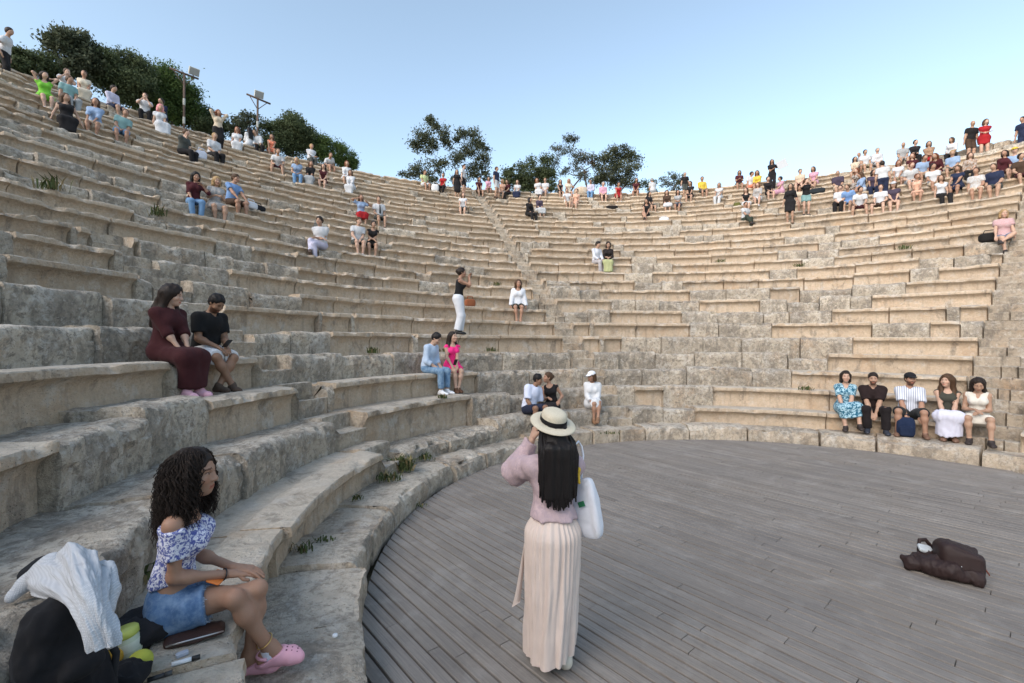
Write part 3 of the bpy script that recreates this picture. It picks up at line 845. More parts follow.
def hair_prims(S, style='short', vol=0.0):
    M = S['MH']; c = S['H']; at = lambda x, y, z: c+M @ vec(x, y, z)
    v = .012+vol; p = [('e', at(0, -.022, .042), (.076+v, .094+v, .088+v), M, .02)]
    if style in ('short', 'crop'):
        p += [('e', at(0, -.05, .0), (.066+v, .06+v, .07+v*.5), M, .03)]
        p += [('e', at(0, .08, -.055), (.12, .078, .098), M, .02, 's'), ('p', at(0, 0, -.075), M @ vec(0, 0, -1))]
        p += [('e', at(0, .102, .022), (.050, .045, .052), M, .02, 's')]
    else:
        N = S['N']; up = S['M3'] @ vec(0, 0, 1); B = S['M2']
        bk = lambda x, y, z: S['C']+B @ vec(x, y, z)
        if style in ('long', 'longfront'):
            L = {'long': -.10, 'longfront': -.06}[style]
            for x in (-.07, 0, .07): p.append(('c', at(x*.8, -.06, .02), N+S['M3'] @ vec(x*1.0, -.075, -.02), .055+vol, .048+vol, .04)); p.append(('c', N+S['M3'] @ vec(x, -.075, -.02), bk(x*1.15, -.125, L), .048+vol, .03+vol, .05))
            for sg in (-1, 1):
                p.append(('c', at(sg*.072, -.012, .03), N+S['M3'] @ vec(sg*.085, -.01, -.02), .03+vol, .035+vol, .03))
                if style == 'longfront': p.append(('c', N+S['M3'] @ vec(sg*.085, .0, -.01), bk(sg*.105, .10, -.06), .036+vol, .022+vol, .03))
        elif style == 'bob':
            for x in (-.06, 0, .06): p.append(('c', at(x*.8, -.06, .02), at(x*1.1, -.055, -.10), .05+vol, .04+vol, .04))
            for sg in (-1, 1): p.append(('c', at(sg*.075, -.012, .03), at(sg*.078, .0, -.095), .028+vol, .026+vol, .03))
        elif style == 'bun':
            p += [('e', at(0, -.05, .0), (.066+v, .06+v, .07+v*.5), M, .03), ('e', at(0, -.125, .03), (.045,)*3, M, .02)]
        elif style == 'pony':
            p += [('e', at(0, -.05, .0), (.066+v, .06+v, .07+v*.5), M, .03), ('c', at(0, -.11, .03), N+S['M3'] @ vec(0, -.10, -.06), .035, .022, .02)]
        p += [('e', at(0, .10, -.045), (.058, .078, .108), M, .02, 's')]
        p += [('e', at(0, .102, .022), (.050, .045, .052), M, .02, 's')]
        if style in ('bun', 'pony'): p += [('e', at(0, .08, -.055), (.12, .078, .098), M, .02, 's')]
    return p
def shoe_mesh(S, q, cell, inf=.008):
    return sdf_mesh(foot_prims(S, q, inf), cell)

PEOPLE = []
def person(label, loc, yaw, S, det='mid', skin_c='olive', hair=('short', 'dark'), top=None, bottom=None, dress=None, shoes=None, cap=None, handpose=None, group=None, scale=1.0, extra=None, hair_vol=0.0, hair_warp=None, beard=False):
    """build one figure: body, hair and clothes as its parts"""
    D = DET[det]
    t = thing('person', label, 'person', loc, yaw, group); t.scale = (scale,)*3
    V, Q, tn = body_mesh(S, det, handpose=handpose)
    if beard:
        q = (V-S['H']) @ S['MH']; bd = (q[:, 1] > .0) & (q[:, 2] < -.045) & (q[:, 2] > -.13) & (np.abs(q[:, 0]) < .075) & ~((np.abs(q[:, 0]) < .02) & (np.abs(q[:, 2]+.068) < .010))
        tn[bd] = (.28, .22, .2)
    mesh_obj('body', V, Q, skin(SKIN[skin_c]), t, True, {'tint': tn})
    sd = len(PEOPLE)*3.7
    def put(nm, prims, mat, cell, warp=None):
        V, Q = sdf_mesh(prims, cell, warp)
        if len(Q): return mesh_obj(nm, V, Q, mat, t)
    fw = folds(.020, sd, (13, 13, 8)) if det == 'hero' else folds(.013 if det != 'far' else .014, sd, (10, 10, 6)); fs = folds(.026, sd, (20, 9, 5))
    if bottom:
        k = dict(bottom); kind = k.pop('kind'); mat = k.pop('mat')
        put(kind, (skirt_prims if kind == 'skirt' else legs_prims)(S, **k), mat, D['cloth'], fs if kind == 'skirt' else fw)
    if top:
        k = dict(top); kind = k.pop('kind', 'shirt'); mat = k.pop('mat')
        put(kind, top_prims(S, **k), mat, D['cloth'], fw)
    if dress:
        k = dict(dress); mat = k.pop('mat'); tk = {a: k.pop(a) for a in ('sleeve', 'neck', 'loose') if a in k}
        tp = top_prims(S, hem=.05, **tk); tp1 = [x for x in tp if x[0] != 'p' or tk.get('neck') == 'off']
        hemp = [x for x in tp if x[0] == 'p'][0]
        isub = lambda x: isinstance(x[-1], str)
        subs = [x for x in tp1 if isub(x)]; adds = [x for x in tp1 if not isub(x) and x is not hemp]
        put('dress', adds+skirt_prims(S, top=None, **k)+subs, mat, D['cloth'], folds(.016, sd, (16, 9, 5)))
    if hair and hair[0] != 'bald':
        wp = hair_warp or (lambda P: (fbm(P*vec(34, 34, 13)+sd, 3, 9)-.5)*(.030 if det == 'mid' else .02))
        put('hair', hair_prims(S, hair[0], hair_vol), hairmat(HAIR[hair[1]]), D['hair'], wp)
    if cap is not None:
        M = S['MH']; c = S['H']; at = lambda x, y, z: c+M @ vec(x, y, z)
        put('cap', [('e', at(0, -.015, .06), (.096, .115, .085), M, .01), ('p', at(0, 0, .045), M @ vec(0, 0, -1))]+([] if det == 'hat' else []), cap, D['hair'])
        put('cap_brim', [('e', at(0, .10, .052), (.075, .075, .012), M @ rotx(-.15), .01)], cap, D['hair']*.7)
    if shoes is not None:
        for q in 'rl':
            V, Q = shoe_mesh(S, q, D['body']*(.8 if det == 'far' else .7))
            if len(Q): mesh_obj('shoe', V, Q, shoes, t)
    if extra: extra(t, S)
    PEOPLE.append(t); return t
def face_to(p, tgt=(CX, CY), off=0):
    return math.atan2(-(tgt[0]-p[0]), tgt[1]-p[1])+R_(off)
# ---------------------------------------------------------------- where people sit and stand
def spot(px, n, back=.28):
    R = rowR(n)+back; y = 341.5; z = rowZ(n) if n > 0 else ZP
    for _ in range(8):
        p = on_cyl(px, y, R); y = 341.5-(z-H)*F/max(p.y, .3)+(px-512)*ROLL
    return Vector((p.x, p.y, z))
def superell(c, r, e=.35, nu=40, nv=24, M=None, warp=None):
    """rounded pillow or box shape"""
    sp = lambda w, m: math.copysign(abs(w)**m, w)
    V = []; Fc = []
    for j in range(nv+1):
        b = -math.pi/2+math.pi*j/nv
        for i in range(nu):
            a = 2*math.pi*i/nu
            v = Vector((r[0]*sp(math.cos(b), e)*sp(math.cos(a), e), r[1]*sp(math.cos(b), e)*sp(math.sin(a), e), r[2]*sp(math.sin(b), e)))
            if warp: v = warp(v)
            if M is not None: v = M @ v
            V.append(v+Vector(c))
    for j in range(nv):
        for i in range(nu): Fc.append([j*nu+i, j*nu+(i+1) % nu, (j+1)*nu+(i+1) % nu, (j+1)*nu+i])
    return V, Fc
BLACKP = plain('black_plastic', (.015, .015, .017), .35, .5)
SCREEN = plain('dark_glass', (.02, .022, .028), .12, .5)
def phone(label, loc, M, case=None, group=None):
    t = thing('phone', label, 'phone', loc, 0, group)
    m = MB(); m.add(*superell((0, 0, 0), (.037, .0045, .076), .22, 32, 16, M)); m.build('phone_case', case or BLACKP, t)
    m = MB(); m.box((0, 0, 0), (.066, .0012, .142), M); 
    o = m.build('screen', SCREEN, t, False); o.location = (M @ Vector((0, -.0052, 0)))
    return t
WHITE = (.62, .62, .64)
# ---- the woman with curly hair, front left
L = Vector((-1.80, 2.50, Z1+.004)); yawc = face_to(L, (CX, CY-.15))
S = skeleton('f', lean=7, build=.84, head=(-14, 2, 0), hands={'r': (.03, .245, .225), 'l': (-.02, .27, .235)}, feet={'r': (.03, .36, -.335), 'l': (.085, .47, -.285)},
             poles={'leg_l': (.75, .4, .8), 'leg_r': (.1, .6, .8), 'arm_r': (.35, -.75, -.7), 'arm_l': (-.5, -.7, -.6)}, toes={'l': (.12, 1, 0), 'r': (.1, 1, 0)})
def curls(t, S):
    rnd = random.Random(4); M = S['MH']; c = S['H']; m = MB()
    for i in range(1500):
        az = rnd.uniform(-110, 110); el = rnd.uniform(-25, 88)
        if i % 6 == 0: az = rnd.choice((-1, 1))*rnd.uniform(100, 172); el = rnd.uniform(46, 80)
        if abs(az) > 92 and el < 30: el = rnd.uniform(30, 85)
        a = R_(az); e = R_(el)          # az 0 is the back of the head
        o = vec(math.sin(a)*math.cos(e), -math.cos(a)*math.cos(e), math.sin(e))
        st = c+M @ (vec(0, -.015, .035)+o*vec(.089, .109, .103))
        if abs(az) > 122: a = math.copysign(R_(rnd.uniform(78, 104)), az)      # swept aside from the parting
        oo = M @ vec(math.sin(a), -math.cos(a), 0)
        ln = rnd.uniform(.27, .46)*(1 if abs(az) < 100 else .85)-(.0 if el > 40 else .06)
        out = rnd.uniform(.002, .032); k = 18; pts = []; ph = rnd.uniform(0, 6.3); fr = rnd.uniform(6, 11); hr = rnd.uniform(.007, .016)
        for j in range(k):
            u = j/(k-1); fall = max(0, u*ln-.03*(1-u))
            p = st+oo*(out*math.sin(min(1, u*2.1)*1.57)+(.020*math.cos(e)+.034*math.sin(e))*min(1, u*2.6)+(.022*u*u))+vec(0, 0, -fall)
            p = p+M @ vec(math.cos(ph+fr*6.28*u*.5), math.sin(ph+fr*6.28*u*.5), .3*math.sin(ph+fr*3.1*u))*hr*min(1, u*4)
            back = S['C']+S['M2'] @ vec(0, -.115, 0)
            pts.append(p)
        m.tube(pts, [.0027*(1-.55*(j/(k-1))**2) for j in range(k)], 3, False)
    m.build('curls', hairmat(HAIR['dark']), t)
    # ankle chain and hair tie
    a = S['an']['l']*.82+S['kn']['l']*.18; d = unit(S['kn']['l']-S['an']['l']); q = np.array(Vector(d).to_track_quat('Z', 'Y').to_matrix())
    m = MB(); m.tube([a+q @ vec(.043*math.cos(x), .043*math.sin(x), .006*math.sin(x)) for x in np.linspace(0, 6.2832, 28)], .0032, 5, False); m.build('anklet', plain('gold', (.6, .42, .16), .3, .5, .8), t)
    a = S['wr']['r']; d = unit(S['el']['r']-a); q = np.array(Vector(d).to_track_quat('Z', 'Y').to_matrix())
    m = MB(); m.tube([a+d*.012+q @ vec(.031*math.cos(x), .029*math.sin(x), 0) for x in np.linspace(0, 6.2832, 28)], .004, 5, False); m.build('hair_tie', BLACKP, t)
    # pale ankle sock showing above the clog
    for qk in 'l':
        V, Q = sdf_mesh([('x', S['an'][qk]-vec(0, 0, .04), S['an'][qk]+d*0+unit(S['kn'][qk]-S['an'][qk])*.025, .043, .042, .01)], .006)
        mesh_obj('sock', V, Q, cloth((.62, .64, .72)), t)
    # frayed hem of the shorts
    m = MB(); rnd2 = random.Random(6)
    for qk in 'rl':
        h, k_ = S['hip'][qk], S['kn'][qk]; dd = unit(k_-h); qq = np.array(Vector(dd).to_track_quat('Z', 'Y').to_matrix()); o_ = h+(k_-h)*.40
        for i in range(70):
            a_ = rnd2.uniform(0, 6.283); p0 = o_+qq @ vec(.086*math.cos(a_), .086*math.sin(a_), -.004)
            m.tube([p0, p0+dd*rnd2.uniform(.008, .022)+vec(rnd2.uniform(-.006, .006), rnd2.uniform(-.006, .006), rnd2.uniform(-.010, .002))], .0014, 3, False)
    m.build('frayed_hem', cloth((.45, .52, .62)), t)
    # clogs
    clog = plain('pink_rubber', (.74, .38, .46), .55, .4, var=.06)
    for qk in 'lr':
        V, Q = sdf_mesh(foot_prims(S, qk, .013)[:-1]+[('p', S['an'][qk]+vec(0, 0, -.028), vec(0, -.5, 1)), ('p', S['an'][qk]-vec(0, 0, .094), vec(0, 0, -1))], .006)
        sh = mesh_obj('clog', V, Q, clog, t)
        f = unit((S['toe'][qk]-S['an'][qk])*vec(1, 1, 0)); sd = vec(f[1], -f[0], 0); b = S['an'][qk]
        mm = MB(); pts = [b+f*(.055*math.cos(x)-.0)+sd*(.052*math.sin(x))+vec(0, 0, -.035+.02*max(0, -math.cos(x))) for x in np.linspace(-2.6, 2.6, 24)]
        mm.tube([b-f*(.068*math.cos(x))+sd*(.05*math.sin(x))+vec(0, 0, -.022) for x in np.linspace(-1.45, 1.45, 20)], .008, 6); mm.build('heel_strap', clog, sh)
        mm = MB()
        for i in range(3):
            for j in range(3):
                pp = b+f*(.085+.027*i)+sd*(.020*(j-1))+vec(0, 0, (.004, -.002, -.013)[i]-.005*abs(j-1)); mm.add(*superell(pp, (.0055, .0055, .004), 1, 10, 6))
        mm.build('vent_holes', plain('dark_hole', (.12, .04, .06), .8), sh)
person('woman with long curly hair in floral off-shoulder top and denim shorts at front left', L, yawc, S, 'hero', 'tan', ('crop', 'dark'),
       top=dict(mat=cloth((.66, .67, .76), .15, pattern='print', col2=(.09, .11, .32), pscale=75), sleeve=.62, neck='off', hem=-.135, t=.012), bottom=dict(kind='shorts', mat=cloth((.10, .19, .36), .3, pattern='denim', col2=(.25, .36, .52)), end=.40, t=.013, loose=.006),
       handpose={'r': dict(dir=(-.12, .85, -.12), palm=(0, -.1, -1), curl=.32, spread=.05), 'l': dict(dir=(.25, .9, -.15), palm=(0, 0, -1), curl=.35)}, extra=curls, hair_vol=.0,
       hair_warp=lambda P: (fbm(P*vec(34, 34, 26), 3, 9)-.5)*.02)
phone('black phone in an orange case held on the curly-haired woman\'s lap', L+Vector((.20, .045, .215)), Matrix.Rotation(yawc, 3, 'Z') @ Matrix.Rotation(R_(68), 3, 'X') @ Matrix.Rotation(R_(80), 3, 'Y'), plain('orange_case', (.75, .22, .05), .5))

# ---- the woman in the straw hat, standing on the stage
L = Vector((.285, 3.10, .002)); yawh = R_(10); SCH = .965
S = skeleton('f', 'stand', lean=0, head=(6, -10, -4), hands={'r': (.07, .27, 1.50), 'l': (-.10, .25, 1.49)}, poles={'arm_l': (-.62, .1, -1), 'arm_r': (.3, .3, -1)}, feet={'r': (.085, -.02, 0), 'l': (-.08, .12, 0)})
def hatted(t, S):
    M = S['MH']; c = S['H']; at = lambda x, y, z: c+M @ vec(x, y, z)
    MT = Matrix(M.tolist()) @ Matrix.Rotation(R_(9), 3, 'X') @ Matrix.Rotation(R_(7), 3, 'Y')
    straw = NT('straw'); cc = straw.coord(); w = straw.n('ShaderNodeTexWave', Scale=55, Distortion=1.5); w.bands_direction = 'Z'; straw.l(cc, w.inputs['Vector'])
    nz = straw.noise(240, 3, .6, cc)
    b = straw.mix(straw.ramp(nz, [(.3, 0), (.7, 1)]), (.52, .46, .34), (.68, .62, .50)); straw.bump(straw.math('ADD', nz, w.outputs[1]), .5, .004); straw.out(b, .8, .2)
    o = at(0, -.016, .072)
    prof = [(.088, .004), (.089, .03), (.087, .058), (.080, .074), (.066, .083), (.04, .088), (.0, .089)]
    m = MB(); prof2 = [(.155, -.010), (.157, -.006), (.15, -.001), (.12, .003), (.092, .006)]+prof
    m.lathe(prof2, 56, o, MT @ Matrix.Diagonal((1.0, 1.10, 1.0))); h = m.build('straw_hat', straw.m, t)
    m = MB(); m.lathe([(.155, -.010), (.12, -.003), (.085, .0), (.084, .003)], 56, o, MT @ Matrix.Diagonal((1, 1.1, 1))); m.build('under_brim', straw.m, h)
    m = MB(); m.lathe([(.0895, .007), (.0922, .012), (.0922, .034), (.0898, .040)], 56, o, MT @ Matrix.Diagonal((1.0, 1.10, 1.0))); m.build('hat_band', cloth((.012, .011, .012)), h)
    # pleated skirt
    V = []; Fc = []; nu, nv = 220, 46; A = []
    for j in range(nv+1):
        u = j/nv; z = 1.085-(1.0)*u
        rx = .118+.075*sm(u, 0, .18)-.012*sm(u, .25, .7)+.0*u; ry = .098+.085*sm(u, 0, .2)+.045*u
        for i in range(nu):
            a = 2*math.pi*i/nu
            pl = .5+.5*math.cos(30*a+2.2*math.sin(2*a+.5)+1.3*math.sin(5*a)+1.5*u*math.sin(3*a)); amp = (.0035+.0035*sm(u, .03, .2))*(1-.8*sm(u, .25, .85))
            fo = fbm([[3.2*math.cos(a)+1.1*u, 3.2*math.sin(a), 1.3*u]], 3, 31)[0]-.5; ridge = .5-abs(((a*9/6.28318+1.4*fo+.35*u) % 1)-.5)
            big = (ridge-.25)*.060*sm(u, .12, .75)+fo*.05*sm(u, .2, 1)+math.sin(3*a+2.2-u)*.012*u
            hem = .075*math.cos(a+.5)*u**6
            x = (rx+amp*(pl-.5)*2+big)*math.cos(a); y = (ry+amp*(pl-.5)*2+big)*math.sin(a)
            x += -.022*u; y += .03*u; x *= 1-.06*u
            V.append((x, y, z+hem*.5))
    for j in range(nv):
        for i in range(nu): Fc.append([j*nu+i, (j+1)*nu+i, (j+1)*nu+(i+1) % nu, j*nu+(i+1) % nu])
    peach = cloth((.62, .52, .465), .12)
    sk = mesh_obj('skirt', V, Fc, peach, t)
    m = MB(); m.lathe([(.119, 1.055), (.123, 1.062), (.123, 1.088), (.118, 1.094)], 48, (0, 0, 0), Matrix.Diagonal((1.02, .86, 1))); m.build('waistband', cloth((.66, .50, .43)), sk)
    # loose end of the sash hanging at her left
    V = []; Fc = []; k = 26
    for j in range(k+1):
        u = j/k; cx = -.175-.075*u**1.2; cz = .86-.46*u; wd = .018+.035*u
        for s_, th in ((-1, .003), (1, .003), (1, -.003), (-1, -.003)):
            V.append((cx+s_*wd*.55, .06+s_*wd*.5*math.sin(3*u)+th+.015*math.sin(5*u), cz+s_*wd*.25))
    for j in range(k):
        for q in range(4): Fc.append([j*4+q, j*4+(q+1) % 4, j*4+4+(q+1) % 4, j*4+4+q])
    Fc += [[0, 1, 2, 3], [k*4+3, k*4+2, k*4+1, k*4]]
    mesh_obj('sash', V, Fc, peach, t)
    # long straight hair to the waist: dense fine locks over a solid core
    rnd = random.Random(8); m = MB()
    for i in range(230):
        a = R_(rnd.uniform(-98, 98)); x0 = .082*math.sin(a); y0 = -.016-.10*math.cos(a)
        st = at(x0, y0, rnd.uniform(.0, .05))
        x1 = .112*math.sin(a)*rnd.uniform(.8, 1.12)+rnd.uniform(-.008, .008); end = rnd.uniform(1.10, 1.25)+.07*abs(math.sin(a))**3
        pts = []
        for j in range(11):
            u = j/10; zz = st[2]*(1-u)+end*u
            bx = st[0]*(1-sm(u, 0, .4))+x1*sm(u, 0, .4); by = st[1]*(1-sm(u, .1, .35))+(-.118-.028*math.cos(a)+.004*rnd.uniform(-1, 1)-.0*u)*sm(u, .1, .35)
            if abs(math.degrees(a)) > 80: by += .03*sm(u, .1, .4)
            pts.append((bx+.004*math.sin(6*u+i), by, zz))
        m.tube(pts, [.011*(1-.5*(j/10)**3) for j in range(11)], 5, False)
    m.build('long_hair', hairmat(HAIR['black']), t)
    V, Q = sdf_mesh([('c', vec(x, -.115, 1.50), vec(x*1.2, -.125, 1.19), .046, .028, .03) for x in (-.062, -.03, 0, .03, .062)]+[('c', at(x, -.06, .03), vec(x, -.10, 1.46), .06, .05, .03) for x in (-.03, 0, .03)], .009, lambda P: (fbm(P*vec(60, 60, 3), 3, 4)-.5)*.02)
    mesh_obj('hair_core', V, Q, hairmat(HAIR['black']), t)
    sh = plain('cream_leather', (.62, .56, .46), .5)
    for q in 'rl':
        V, Q = shoe_mesh(S, q, .007); s_ = mesh_obj('shoe', V, Q, sh, t)
        a = S['an'][q]; mm = MB(); f = unit((S['toe'][q]-a)*vec(1, 1, 0)); sd = vec(f[1], -f[0], 0)
        mm.tube([vec(a[0], a[1], .072)+f*(.052*math.cos(x))+sd*(.048*math.sin(x)) for x in np.linspace(0, 6.2832, 26)], .005, 5, False); mm.build('strap', BLACKP, s_)
    # yellow scarf over the right shoulder
    p = S['sh']['r']; V, Q = sdf_mesh([('c', p+vec(-.035, -.03, .075), p+vec(.0, .03, .08), .022, .02, .02), ('c', p+vec(-.03, -.04, .07), p+vec(.002, -.075, -.01), .021, .017, .02), ('c', p+vec(.002, -.075, -.01), p+vec(.01, -.08, -.10), .017, .011, .02)], .006, folds(.008, 3, (40, 40, 30)))
    mesh_obj('scarf', V, Q, cloth((.72, .46, .05)), t)
person('woman in straw hat, lilac blouse and long peach skirt standing on the stage', L, yawh, S, 'hero', 'fair', ('bald', 'black'), scale=SCH,
       top=dict(kind='blouse', mat=cloth((.50, .38, .395), .3, pattern='print', col2=(.43, .33, .36), pscale=60), sleeve=1.93, neck='crew', hem=-.13, t=.014, loose=.012, puff=.05),
       handpose={'r': dict(dir=(-.3, .2, .9), palm=(-.9, .2, 0), curl=.9), 'l': dict(dir=(.3, .2, .9), palm=(.9, .2, 0), curl=.9)}, extra=hatted)
RZ = Matrix.Rotation(yawh, 3, 'Z')
phone('phone raised to film by the woman in the straw hat', L+RZ @ Vector((-.01, .33, 1.545))*SCH, RZ @ Matrix.Rotation(R_(90), 3, 'Y'))
# puffed sleeves read through a second, fuller layer of the same blouse
tb = thing('tote_bag', 'white canvas tote bag with small green label, hanging from the hatted woman\'s shoulder', 'bag', L+RZ @ Vector((.215, -.02, 1.03)), yawh-.95)
def bagw(v):
    v = v.copy(); u = (v.z+.2)/.4; v.y *= .55+.6*(1-u)*u*2.2; v.x *= 1.0-.38*u*u; k = fbm([[v.x*14, v.y*9, v.z*7]], 3, 4)[0]-.5; v.y += k*.05; v.x += k*.02; v.z += .014*math.sin(v.x*18)*(v.z > 0)
    return v
MBt = Matrix.Rotation(R_(-5), 3, 'Y')
m = MB(); m.add(*superell((0, 0, 0), (.118, .050, .195), .42, 96, 64, MBt, bagw)); bag = m.build('bag_body', cloth((.60, .62, .68), .1), tb)
def strap(pts, w=.014): 
    m = MB(); m.tube(pts, w*.5, 6); return m.build('strap', cloth((.70, .72, .78), .1), tb)
strap([(-.045, .012, .165), (-.05, .03, .25), (-.06, .055, .33), (-.07, .05, .39), (-.075, .02, .43), (-.073, -.03, .41), (-.06, -.035, .33), (-.045, -.02, .25), (-.035, -.012, .165)])
m = MB(); m.box((.01, -.060, .04), (.05, .006, .034), MBt @ Matrix.Rotation(R_(-22), 3, 'Y')); m.build('label', plain('green_label', (.02, .16, .07), .6), tb, False)

# ---- the couple on the fourth row
n = 4
p = spot(166, n, .30); SB = (0, 0)
S = skeleton('f', lean=6, head=(24, 10, 4), build=1.04, hands={'r': (.07, .30, .12), 'l': (-.02, .31, .13)}, feet={'r': (.07, .40, -.445), 'l': (-.07, .43, -.445)})
person('dark-haired woman in long maroon dress and pink shoes beside a man with a phone', p, face_to(p, off=-8), S, 'mid', 'fair', ('longfront', 'dark'),
       dict(mat=None) and None, None, dict(mat=cloth((.045, .012, .014), .2), sleeve=1.15, neck='crew', end=1.86, t=.02, flare=.035, loose=.012), shoes=plain('pink_canvas', (.62, .36, .44), .8), hair_vol=.01)
p = spot(206, n, .30)
S = skeleton('m', lean=14, head=(8, 38, 0), build=1.08, hands={'r': (.08, .34, .16), 'l': (-.05, .34, .16)}, feet={'r': (-.02, .50, -.445), 'l': (.12, .42, -.445)}, poles={'leg_r': (.5, .5, .8), 'leg_l': (-.5, .5, .8)})
pm = person('man in black polo shirt and white shorts looking down at the phone in his hands', p, face_to(p, off=-12), S, 'mid', 'brown', ('short', 'black'),
       dict(mat=cloth((.011, .011, .012), .2), sleeve=.72, neck='v', loose=.012), dict(kind='shorts', mat=cloth(WHITE, .1), end=.97, t=.018, loose=.016), shoes=plain('brown_suede', (.075, .05, .036), .9), beard=True, scale=.97)
Mz = Matrix.Rotation(face_to(p, off=-12), 3, 'Z')
phone('black phone held by the man in black polo and white shorts', p+Mz @ Vector((.01, .42, .20)), Mz @ Matrix.Rotation(R_(-50), 3, 'X'))
# ---- the couple in light blue and pink on the third row
p = spot(428, 3, .30)
S = skeleton('m', lean=16, head=(6, 34, 0), hands={'r': (.10, .30, .12), 'l': (-.06, .30, .12)}, feet={'r': (.12, .42, -.455), 'l': (-.08, .44, -.455)})
person('young man in pale blue shirt, faded jeans and white sneakers, looking down', p, face_to(p, off=16), S, 'mid', 'fair', ('short', 'black'),
       dict(mat=cloth((.42, .52, .66), .15), sleeve=1.45, neck='crew', loose=.006), dict(kind='jeans', mat=cloth((.12, .22, .36), .3, pattern='denim', col2=(.28, .40, .52)), end=1.85), shoes=plain('white_leather', (.72, .73, .76), .5), scale=.95)
p = spot(452, 3, .30)
S = skeleton('f', lean=2, head=(22, -6, 0), hands={'r': (.14, .30, .16), 'l': (.02, .30, .17)}, feet={'r': (.09, .44, -.455), 'l': (.02, .42, -.455)})
person('woman in bright pink ruffled mini dress and brown ankle boots holding a phone', p, face_to(p, off=-14), S, 'mid', 'fair', ('longfront', 'dark'),
       None, None, dict(mat=cloth((.85, .035, .22), .25), sleeve=0, neck='tank', end=.72, t=.022, flare=.05), shoes=plain('brown_leather', (.10, .045, .022), .6), scale=.95)
Mz = Matrix.Rotation(face_to(p, off=-14), 3, 'Z')
phone('small phone in the hands of the woman in pink', p+Mz @ Vector((.09, .38, .22)), Mz @ Matrix.Rotation(R_(-35), 3, 'X'))
# ---- standing woman with camera and seated woman in white blouse
p = spot(458, 5, .20)
S = skeleton('f', 'stand', head=(0, 3, 0), hands={'r': (.05, .27, 1.47), 'l': (-.05, .27, 1.47)}, feet={'r': (.09, -.03, 0), 'l': (-.08, .05, 0)}, poles={'arm_l': (-.5, .1, -1), 'arm_r': (.5, .1, -1)})
ys = R_(-78)
person('woman standing in black vest top and wide white trousers, photographing with raised hands', p, ys, S, 'mid', 'tan', ('bun', 'dark'),
       dict(mat=cloth((.012, .012, .013)), sleeve=0, neck='tank', hem=-.08), dict(kind='trousers', mat=cloth((.60, .62, .66), .08), end=1.93, t=.026, loose=.022), shoes=plain('black_shoe', (.02, .018, .017), .5))
Mz = Matrix.Rotation(ys, 3, 'Z')
phone('dark phone held up to her face by the woman in wide white trousers', p+Mz @ Vector((0, .33, 1.53)), Mz)
p = spot(518, 7, .30)
S = skeleton('f', lean=3, head=(8, 3, 0), hands={'r': (.24, .16, .02), 'l': (-.24, .14, .02)}, feet={'r': (.06, .42, -.455), 'l': (-.05, .42, -.455)})
person('woman in loose white blouse and dark shorts alone on a clean bench', p, face_to(p, (0, 0), 4), S, 'mid', 'tan', ('longfront', 'brown'),
       dict(kind='blouse', mat=cloth((.60, .62, .66), .08), sleeve=1.9, neck='low', loose=.02), dict(kind='shorts', mat=cloth((.03, .03, .022)), end=.55), shoes=None)
# ---- couple halfway up the middle
n = find_row(596, 263)
p = spot(596, n, .28)
S = skeleton('m', lean=8, head=(25, 12, 0), hands={'r': (.12, .34, .13), 'l': (-.08, .34, .13)}, feet={'r': (.11, .42, -.455), 'l': (-.06, .43, -.455)})
person('man in pale grey shirt with dark waistcoat beside a woman in pale green', p, face_to(p, (0, 0), 38), S, 'mid', 'olive', ('short', 'black'),
       dict(mat=cloth((.55, .57, .62), .15), sleeve=1.8, neck='crew'), dict(kind='trousers', mat=cloth((.36, .34, .35)), end=1.9), shoes=plain('white_leather', (.72, .73, .76), .5))
p = spot(608, n, .28)
S = skeleton('f', lean=8, head=(6, 14, 0), hands={'r': (.05, .30, .26), 'l': (-.05, .30, .24)}, feet={'r': (.07, .42, -.455), 'l': (-.07, .42, -.455)})
person('woman in black top with long pale green skirt, halfway up the middle rows', p, face_to(p, (0, 0)), S, 'mid', 'olive', ('bob', 'dark'),
       dict(mat=cloth((.02, .016, .016)), sleeve=1.6, neck='crew'), dict(kind='skirt', mat=cloth((.36, .38, .20), .3), end=1.9, flare=.06), shoes=None)
# ---- kissing couple and the woman in white cap, behind the straw hat
p = spot(529, 1, .24)
S = skeleton('m', lean=12, side=-13, head=(30, 14, 0), hands={'r': (.10, .30, .12), 'l': (-.22, .22, .02)}, feet={'r': (.14, .40, -.335), 'l': (-.10, .40, -.335)})
person('dark-haired man in white shirt leaning to kiss the woman beside him', p, face_to(p, (1.0, 0), 34), S, 'mid', 'brown', ('short', 'black'),
       dict(mat=cloth((.60, .64, .78), .12), sleeve=.85, neck='crew', loose=.016), dict(kind='shorts', mat=cloth((.02, .025, .05)), end=.9, loose=.01), shoes=plain('brown_suede', (.075, .05, .036), .9), scale=.92)
p = spot(552, 1, .24)
S = skeleton('f', lean=6, side=8, head=(-62, -4, 0), hands={'r': (.05, .26, .34), 'l': (-.20, .20, .28)}, feet={'r': (.10, .44, -.335), 'l': (.02, .42, -.335)}, poles={'leg_r': (.3, .5, .8)})
person('woman in strappy black top and black skirt being kissed', p, face_to(p, (1, 0), -14), S, 'mid', 'tan', ('bun', 'brown'),
       dict(mat=cloth((.014, .012, .013)), sleeve=0, neck='tank', t=.012), dict(kind='skirt', mat=cloth((.016, .014, .016)), end=1.3, flare=.03), shoes=plain('brown_leather', (.10, .045, .022), .6), scale=.92)
p = spot(592, 1, .30)
S = skeleton('f', lean=8, head=(-45, 8, 0), hands={'r': (.04, .30, .16), 'l': (-.04, .30, .16)}, feet={'r': (-.10, .46, -.29), 'l': (-.02, .36, -.335)}, poles={'leg_r': (-.6, .5, .9), 'leg_l': (.1, .6, .8)})
